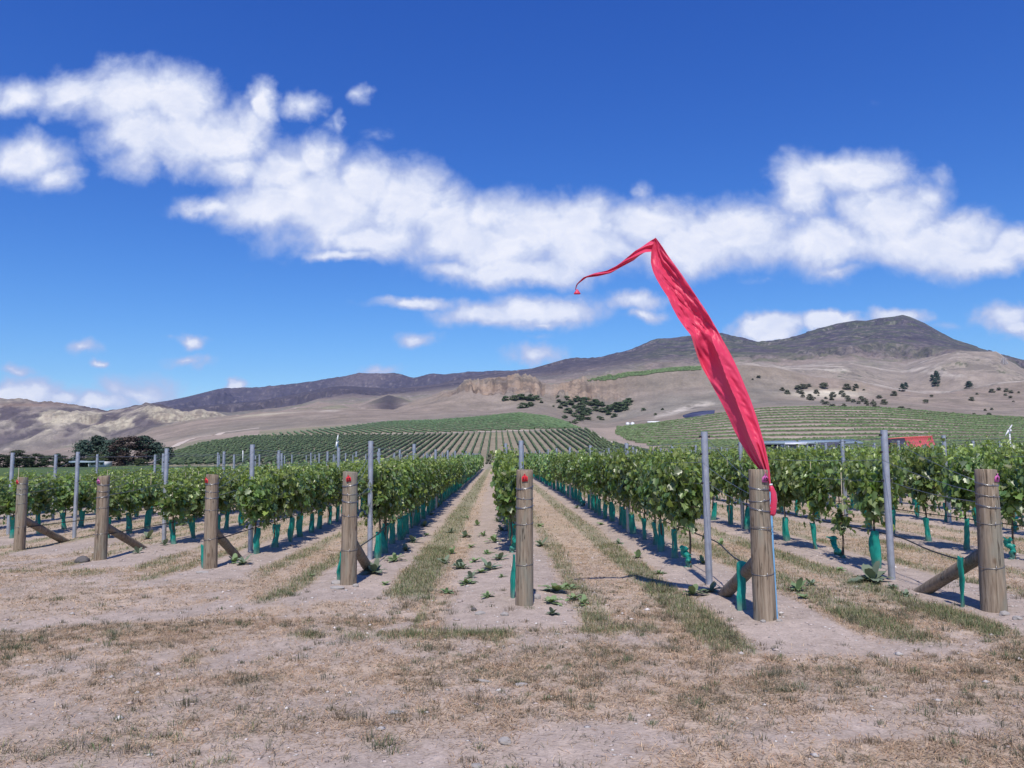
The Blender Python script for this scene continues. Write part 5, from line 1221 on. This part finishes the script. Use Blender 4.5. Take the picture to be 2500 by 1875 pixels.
# ------------------------------------------------------------------ grass, weeds, stones
def blades(pos, h, w, col, lean, r, az=None):
    n = len(pos); az = r.uniform(0, 2*np.pi, n) if az is None else az; d = np.stack([np.cos(az), np.sin(az)], 1); sd = np.stack([-d[:, 1], d[:, 0]], 1)
    l = lean; bx = pos[:, :2]; z = pos[:, 2]
    a = np.stack([bx[:, 0]-sd[:, 0]*w, bx[:, 1]-sd[:, 1]*w, z-.004], 1); b = np.stack([bx[:, 0]+sd[:, 0]*w, bx[:, 1]+sd[:, 1]*w, z-.004], 1)
    m1 = bx+d*(h*np.sin(l*.85)*.5)[:, None]; mz = z+h*np.cos(l*.85)*.5
    c = np.stack([m1[:, 0]-sd[:, 0]*w*.75, m1[:, 1]-sd[:, 1]*w*.75, mz], 1); e = np.stack([m1[:, 0]+sd[:, 0]*w*.75, m1[:, 1]+sd[:, 1]*w*.75, mz], 1)
    tp = m1+d*(h*np.sin(np.minimum(l*1.25, 1.5))*.5)[:, None]; t = np.stack([tp[:, 0], tp[:, 1], mz+h*np.cos(np.minimum(l*1.25, 1.5))*.5], 1)
    v = np.stack([a, b, c, e, t], 1).reshape(-1, 3); i = np.arange(n)*5
    return v, np.stack([i, i+1, i+3, i+2], 1), np.stack([i+2, i+3, i+4], 1), np.repeat(np.clip(col, .01, .9), 5, 0)
def wedge(n, a, b, r):
    y = np.sqrt(r.uniform(a*a, b*b, n)); x = r.uniform(-.76, .80, n)*y+.02*y; return x, y
DRYC = [np.array([.50, .36, .235]), np.array([.60, .46, .31]), np.array([.38, .28, .19]), np.array([.47, .31, .20])]
GRC = [np.array([.14, .185, .08]), np.array([.18, .22, .10]), np.array([.105, .135, .07]), np.array([.20, .20, .115])]
def build_grass():
    r = np.random.default_rng(11)
    out = {'dry': [], 'green': []}
    for a, b, n, hs, ws in ((3.2, 8, 340000, 1.0, 1.0), (8, 14, 235000, 1.05, 1.5), (14, 25, 120000, 1.15, 2.6), (25, 62, 60000, 1.5, 7.0)):
        x, y = wedge(n, a, b, r); dry, green = cover(x, y)
        if b <= 25: clump = np.clip(.80+1.5*fbm(x*8, y*8, 4, .65), 0, 1.35)
        else: clump = 1.0
        k = r.random(n) < np.clip(dry*clump, 0, 1)*.95; m = k.sum(); z = gz_s(x[k], y[k])
        c = np.array(DRYC)[r.integers(0, 4, m)]*(1+r.normal(0, .16, (m, 1)))
        tint = fbm(x[k]*1.1+5, y[k]*1.1, 3)[:, None]; c = c*(1+.20*tint)*np.array([1, 1+0.0, 1])+0
        c = np.where((fbm(x[k]*2.3, y[k]*2.3+8, 3) > .12)[:, None] & (r.random((m, 1)) < .35), np.array([.20, .185, .12]), c)
        c = np.where((r.random(m) < .14)[:, None], np.array([.13, .11, .085]), c)
        out['dry'].append(blades(np.stack([x[k], y[k], z+.003], 1), r.uniform(.03, .075, m)*hs, r.uniform(.0011, .0024, m)*ws, c, r.uniform(1.25, 1.75, m), r))
        k = r.random(n) < green*.95*np.clip(clump+.2, 0, 1); m = k.sum(); z = gz_s(x[k], y[k])
        c = np.array(GRC)[r.integers(0, 4, m)]*(1+r.normal(0, .16, (m, 1)))
        dd = dry[k]; c = np.where((r.random(m) < .22)[:, None], np.array([.36, .29, .18]), c)
        out['green'].append(blades(np.stack([x[k], y[k], z], 1), r.uniform(.035, .085, m)*hs*(.8 if a > 10 else 1), r.uniform(.0012, .0024, m)*ws, c, r.uniform(.3, 1.25, m), r))
    def join(name, parts, label, cat):
        V, A, B, Cc, off = [], [], [], [], 0
        for v, q, t, c in parts: V.append(v); A.append(q+off); B.append(t+off); Cc.append(c); off += len(v)
        o = mesh_np(name, np.concatenate(V), [np.concatenate(A), np.concatenate(B)], M['grass'], np.concatenate(Cc)); tag(o, label, cat, kind='stuff')
    join('dry_grass', out['dry'], 'short straw coloured dry grass matted over the headland and between rows', 'grass')
    join('green_grass', out['green'], 'strips and patches of short green grass beside the bare row soil', 'grass')
    # upright tufts on the headland
    parts = []; n = 5200; x, y = wedge(n, 3.4, 9.5, r); dry, green = cover(x, y)
    keep = r.random(n) < (.06+.60*dry*(fbm(x*.9+3, y*1.3, 3) > -.1)+.45*green); x, y = x[keep], y[keep]
    for i in range(len(x)):
        m = int(r.integers(14, 44)); big = r.random() < .12; s = .026 if not big else .055
        if big: m = int(m*1.8)
        ox, oy = r.normal(0, s*.9, m), r.normal(0, s*.75, m); px = x[i]+ox; py = y[i]+oy; z = gz_s(px, py)
        kind = r.random(); base = np.array([.125, .125, .085]) if kind < .5 else (np.array([.18, .145, .105]) if kind < .8 else np.array([.11, .145, .075]))
        c = base*(1+r.normal(0, .2, (m, 1)))
        parts.append(blades(np.stack([px, py, z], 1), r.uniform(.022, .055, m)*(1.7 if big else 1), r.uniform(.0011, .0021, m), c, np.clip(.15+np.hypot(ox, oy)/s*.55+r.normal(0, .25, m), 0, 1.3), r, np.arctan2(oy, ox)+r.normal(0, .6, m)))
    join('grass_tufts', parts, 'scattered small upright grey green tufts on the dusty headland', 'grass tufts')
build_grass()
def pebbles():
    r = np.random.default_rng(31); n = 34000; x, y = wedge(n, 3.3, 16, r); dry, green = cover(x, y); k = r.random(n) < (1-.75*dry)*(1-green)*.8; x, y = x[k], y[k]; m = len(x); z = gz_s(x, y)
    s = np.clip(r.lognormal(-5.0, .55, m), .003, .034); ico = np.array([(0, 0, 1), (.9, 0, .3), (.3, .85, .2), (-.75, .5, .3), (-.7, -.55, .2), (.25, -.9, .3), (0, 0, -.6)], float)
    F = np.array([(0, 1, 2), (0, 2, 3), (0, 3, 4), (0, 4, 5), (0, 5, 1), (6, 2, 1), (6, 3, 2), (6, 4, 3), (6, 5, 4), (6, 1, 5)])
    a = r.uniform(0, 6.28, m); ca, sa = np.cos(a), np.sin(a); J = ico[None]*(1+r.normal(0, .18, (m, 7, 1)))*np.stack([s*r.uniform(.8, 1.7, m), s, s*r.uniform(.35, .8, m)], 1)[:, None, :]
    V = np.stack([J[..., 0]*ca[:, None]-J[..., 1]*sa[:, None]+x[:, None], J[..., 0]*sa[:, None]+J[..., 1]*ca[:, None]+y[:, None], J[..., 2]+z[:, None]], -1).reshape(-1, 3)
    c = np.where(r.random((m, 1)) < .62, np.array([.40, .33, .30]), np.array([.52, .48, .455]))*(1+r.normal(0, .2, (m, 1)))
    mm, g, b = mat_new('pebble'); at = g.new('ShaderNodeVertexColor'); at.layer_name = 'Col'; g.put(b.inputs['Base Color'], at.outputs[0]); b.inputs['Roughness'].default_value = .9
    o = mesh_np('pebbles', V, (F[None]+(np.arange(m)*7)[:, None, None]).reshape(-1, 3), mm, np.repeat(np.clip(c, .05, .8), 7, 0)); tag(o, 'loose pale pebbles strewn over the bare soil', 'pebbles', kind='stuff')
pebbles()
def weed_mesh(seed, grey=False):
    r = np.random.default_rng(seed); V, F, C_, off = [], [], [], 0
    n = int(r.integers(8, 13))
    for i in range(n):
        az = i*2.4+r.normal(0, .25); up = r.uniform(.05, .55) if i > 2 else r.uniform(.6, 1.25); L = r.uniform(.55, 1.15); W = L*r.uniform(.20, .30)
        t = np.linspace(0, 1, 7); w = W*np.sin(np.pi*np.clip(t*.93+.06, 0, 1))**.75; w[0] = .04
        rr = L*t*math.cos(up)+.0; zz = L*t*math.sin(up)-.18*L*t**2.2+.05; ca, sa = math.cos(az), math.sin(az)
        for j in range(7):
            for s, lift in ((-1, .16), (0, 0), (1, .16)):
                wob = .03*math.sin(j*2.1+s*2+i); V.append((ca*rr[j]-sa*s*w[j], sa*rr[j]+ca*s*w[j], zz[j]+lift*w[j]+wob*(s != 0)+.02))
        for j in range(6):
            for s in range(2): a = off+j*3+s; F.append((a, a+1, a+4, a+3))
        off += 21; c = (np.array([.20, .275, .135]) if not grey else np.array([.19, .24, .165]))*(1+r.normal(0, .15)); C_.append(np.tile(c, (21, 1)))
    return mesh_np('leaves', np.array(V), np.array(F), M['weed'], np.concatenate(C_), smooth=True, make_object=False)
WM = [weed_mesh(800+i, i % 2) for i in range(6)]
WEEDS = [(1362,1450,.19),(1402,1466,.12),(1345,1480,.12),(1318,1286,.12),(1322,1334,.14),(1195,1394,.15),(1120,1388,.11),(1207,1326,.15),(1225,1300,.12),(1135,1312,.12),(1190,1352,.10),(964,1374,.16),(913,1406,.17),(1009,1327,.14),(1036,1288,.13),(1054,1261,.12),(1041,1308,.09),(1070,1240,.11),(1096,1213,.11),(1128,1390,.11),(1140,1428,.12),(1191,1463,.09),(1104,1352,.10),(1150,1335,.1),(1165,1284,.11),(2130,1424,.21),(1948,1444,.13),(2213,1456,.06),(1962,1462,.09),(362,1316,.15),(402,1336,.10),(594,1382,.14),(572,1379,.11),(336,1355,.10),(446,1285,.14),(470,1292,.11),(1558,1363,.11),(1408,1243,.11),(1466,1285,.11),(1690,1457,.14),(1735,1451,.11),(1716,1380,.10),(1610,1402,.08),(760,1408,.06),(1225,1415,.06),(2050,1395,.08),(1760,1330,.1),(1085,1375,.11),(1160,1372,.12),(1175,1400,.10),(1220,1370,.12),(1150,1412,.08),(1100,1300,.10),(1180,1310,.10),(1140,1265,.10),(1215,1278,.10),(1090,1450,.09),(1388,1440,.12),(1425,1480,.08),(940,1430,.08),(990,1348,.10),(1980,1430,.09),(2180,1440,.07),(1512,1330,.08),(1348,1505,.07)]
ws = []
for px, py, s in WEEDS:
    x, y = ground_at(px, py); i = int(np.abs(RX-x).argmin()); ws.append((ROWS[i][0], 'left' if x < ROWS[i][1] else 'right', y, x, s))
cnt = {}
for k, side, y, x, s in sorted(ws, key=lambda w: w[2]):
    cnt[(k, side)] = cnt.get((k, side), 0)+1; rr = random.Random(int(x*1000+y*77)); q = cnt[(k, side)]
    root = empty('weed', (x, y, gz(x, y)), rr.uniform(0, 6.28)); root.scale = (s*1.4,)*3
    rn = row_name(k).replace('in the ', 'the ').replace('row tagged', 'row tagged')
    tag(root, f"low broad leaved weed, {ordinal(q)} from the front on the {side} of {rn}"[:200], 'weed', 'broad leaved weeds on the bare soil')
    obj_from('leaves', WM[rr.randrange(6)], root)
def rock_mesh(seed, n=2):
    bm = __import__('bmesh').new(); __import__('bmesh').ops.create_icosphere(bm, subdivisions=3, radius=1); r = np.random.default_rng(seed); o = r.random(3)*50
    for v in bm.verts:
        c = v.co; k = 1+.35*(vnoise(np.array([c.x*1.6+o[0]+c.z]), np.array([c.y*1.6+o[1]-c.z]))[0]-.5)+.15*(vnoise(np.array([c.x*4+o[2]]), np.array([c.y*4+c.z*4]))[0]-.5); v.co = c*k
    me = bpy.data.meshes.new('stone'); bm.to_mesh(me); bm.free(); me.polygons.foreach_set('use_smooth', np.ones(len(me.polygons), bool)); me.set_sharp_from_angle(angle=R(24)); return me
for i, (px, py, sx, sy, sz, mt, lab) in enumerate([(202, 1373, .115, .09, .075, 'dark_rock', 'dark rounded rock on the soil beside the end post tagged 14'), (823, 1431, .085, .06, .03, 'rock', 'upper flat pale stone left of the post tagged 12'), (824, 1445, .095, .06, .028, 'rock', 'lower flat pale stone left of the post tagged 12'),
        (868, 1440, .04, .03, .03, 'rock', 'small stone right of the post tagged 12'), (495, 1404, .10, .05, .02, 'rock', 'flat slab of stone in front of the post tagged 13'), (1172, 1503, .055, .035, .022, 'rock', 'flat pale stone on soil just left of the post tagged 11'), (1157, 1495, .03, .025, .025, 'dark_rock', 'small dark stone left of the post tagged 11'), (1232, 1509, .05, .03, .025, 'rock', 'pale stone in front of the post tagged 11'),
        (1310, 1470, .05, .04, .04, 'rock', 'rough stone right of the post tagged 11 near the weeds'), (1232, 1812, .035, .03, .022, 'rock', 'small white stone low in the middle of the headland'), (1163, 1866, .032, .028, .012, 'rock', 'flat light stone at the very bottom of the picture'), (960, 1741, .06, .035, .008, 'rock', 'flat greenish flake of stone in the near headland'),
        (1178, 1662, .075, .018, .012, 'rock', 'long thin pale stone on the headland before post 11'), (1272, 1671, .05, .03, .014, 'rock', 'flat oval pale stone right of the long thin one'), (2425, 1494, .06, .045, .04, 'rock', 'pale stone lying against the foot of the post tagged 9'), (2452, 1507, .05, .04, .028, 'rock', 'pale stone just right of the foot of post 9'), (2485, 1519, .05, .04, .025, 'rock', 'pale stone at the right edge near post 9'),
        (1864, 1527, .025, .02, .018, 'rock', 'small pale stone under the foot of the post tagged 10'), (1903, 1526, .03, .022, .018, 'rock', 'small pale stone at the foot of the blue flag pole'), (1780, 1281, .06, .05, .04, 'rock', 'pale stone among the sleeves behind the post tagged 10')]):
    x, y = ground_at(px, py); o = obj_from('stone', rock_mesh(900+i)); o.location = (x, y, gz(x, y)+sz*.3); o.scale = (sx, sy, sz); o.rotation_euler = (0, 0, random.uniform(-.5, .5)); o.data.materials.append(M[mt]); tag(o, lab, 'stone', 'larger stones lying on the ground')

# ------------------------------------------------------------------ air
def build_haze():
    m = bpy.data.materials.new('haze_air'); m.use_nodes = True; g = G(m.node_tree); g.n.clear()
    o = g.new('ShaderNodeOutputMaterial'); v = g.new('ShaderNodeVolumePrincipled'); v.inputs['Color'].default_value = (.36, .50, 1.0, 1); v.inputs['Density'].default_value = 3.0e-5; v.inputs['Anisotropy'].default_value = 0.0
    g.l.new(v.outputs[0], o.inputs['Volume'])
    mb = MB(); mb.box((0, 2800, 440), (22000, 11000, 980)); h = mb.build('haze', m); tag(h, 'thin blue air between the camera and the far mountains', 'haze', kind='stuff')
build_haze()
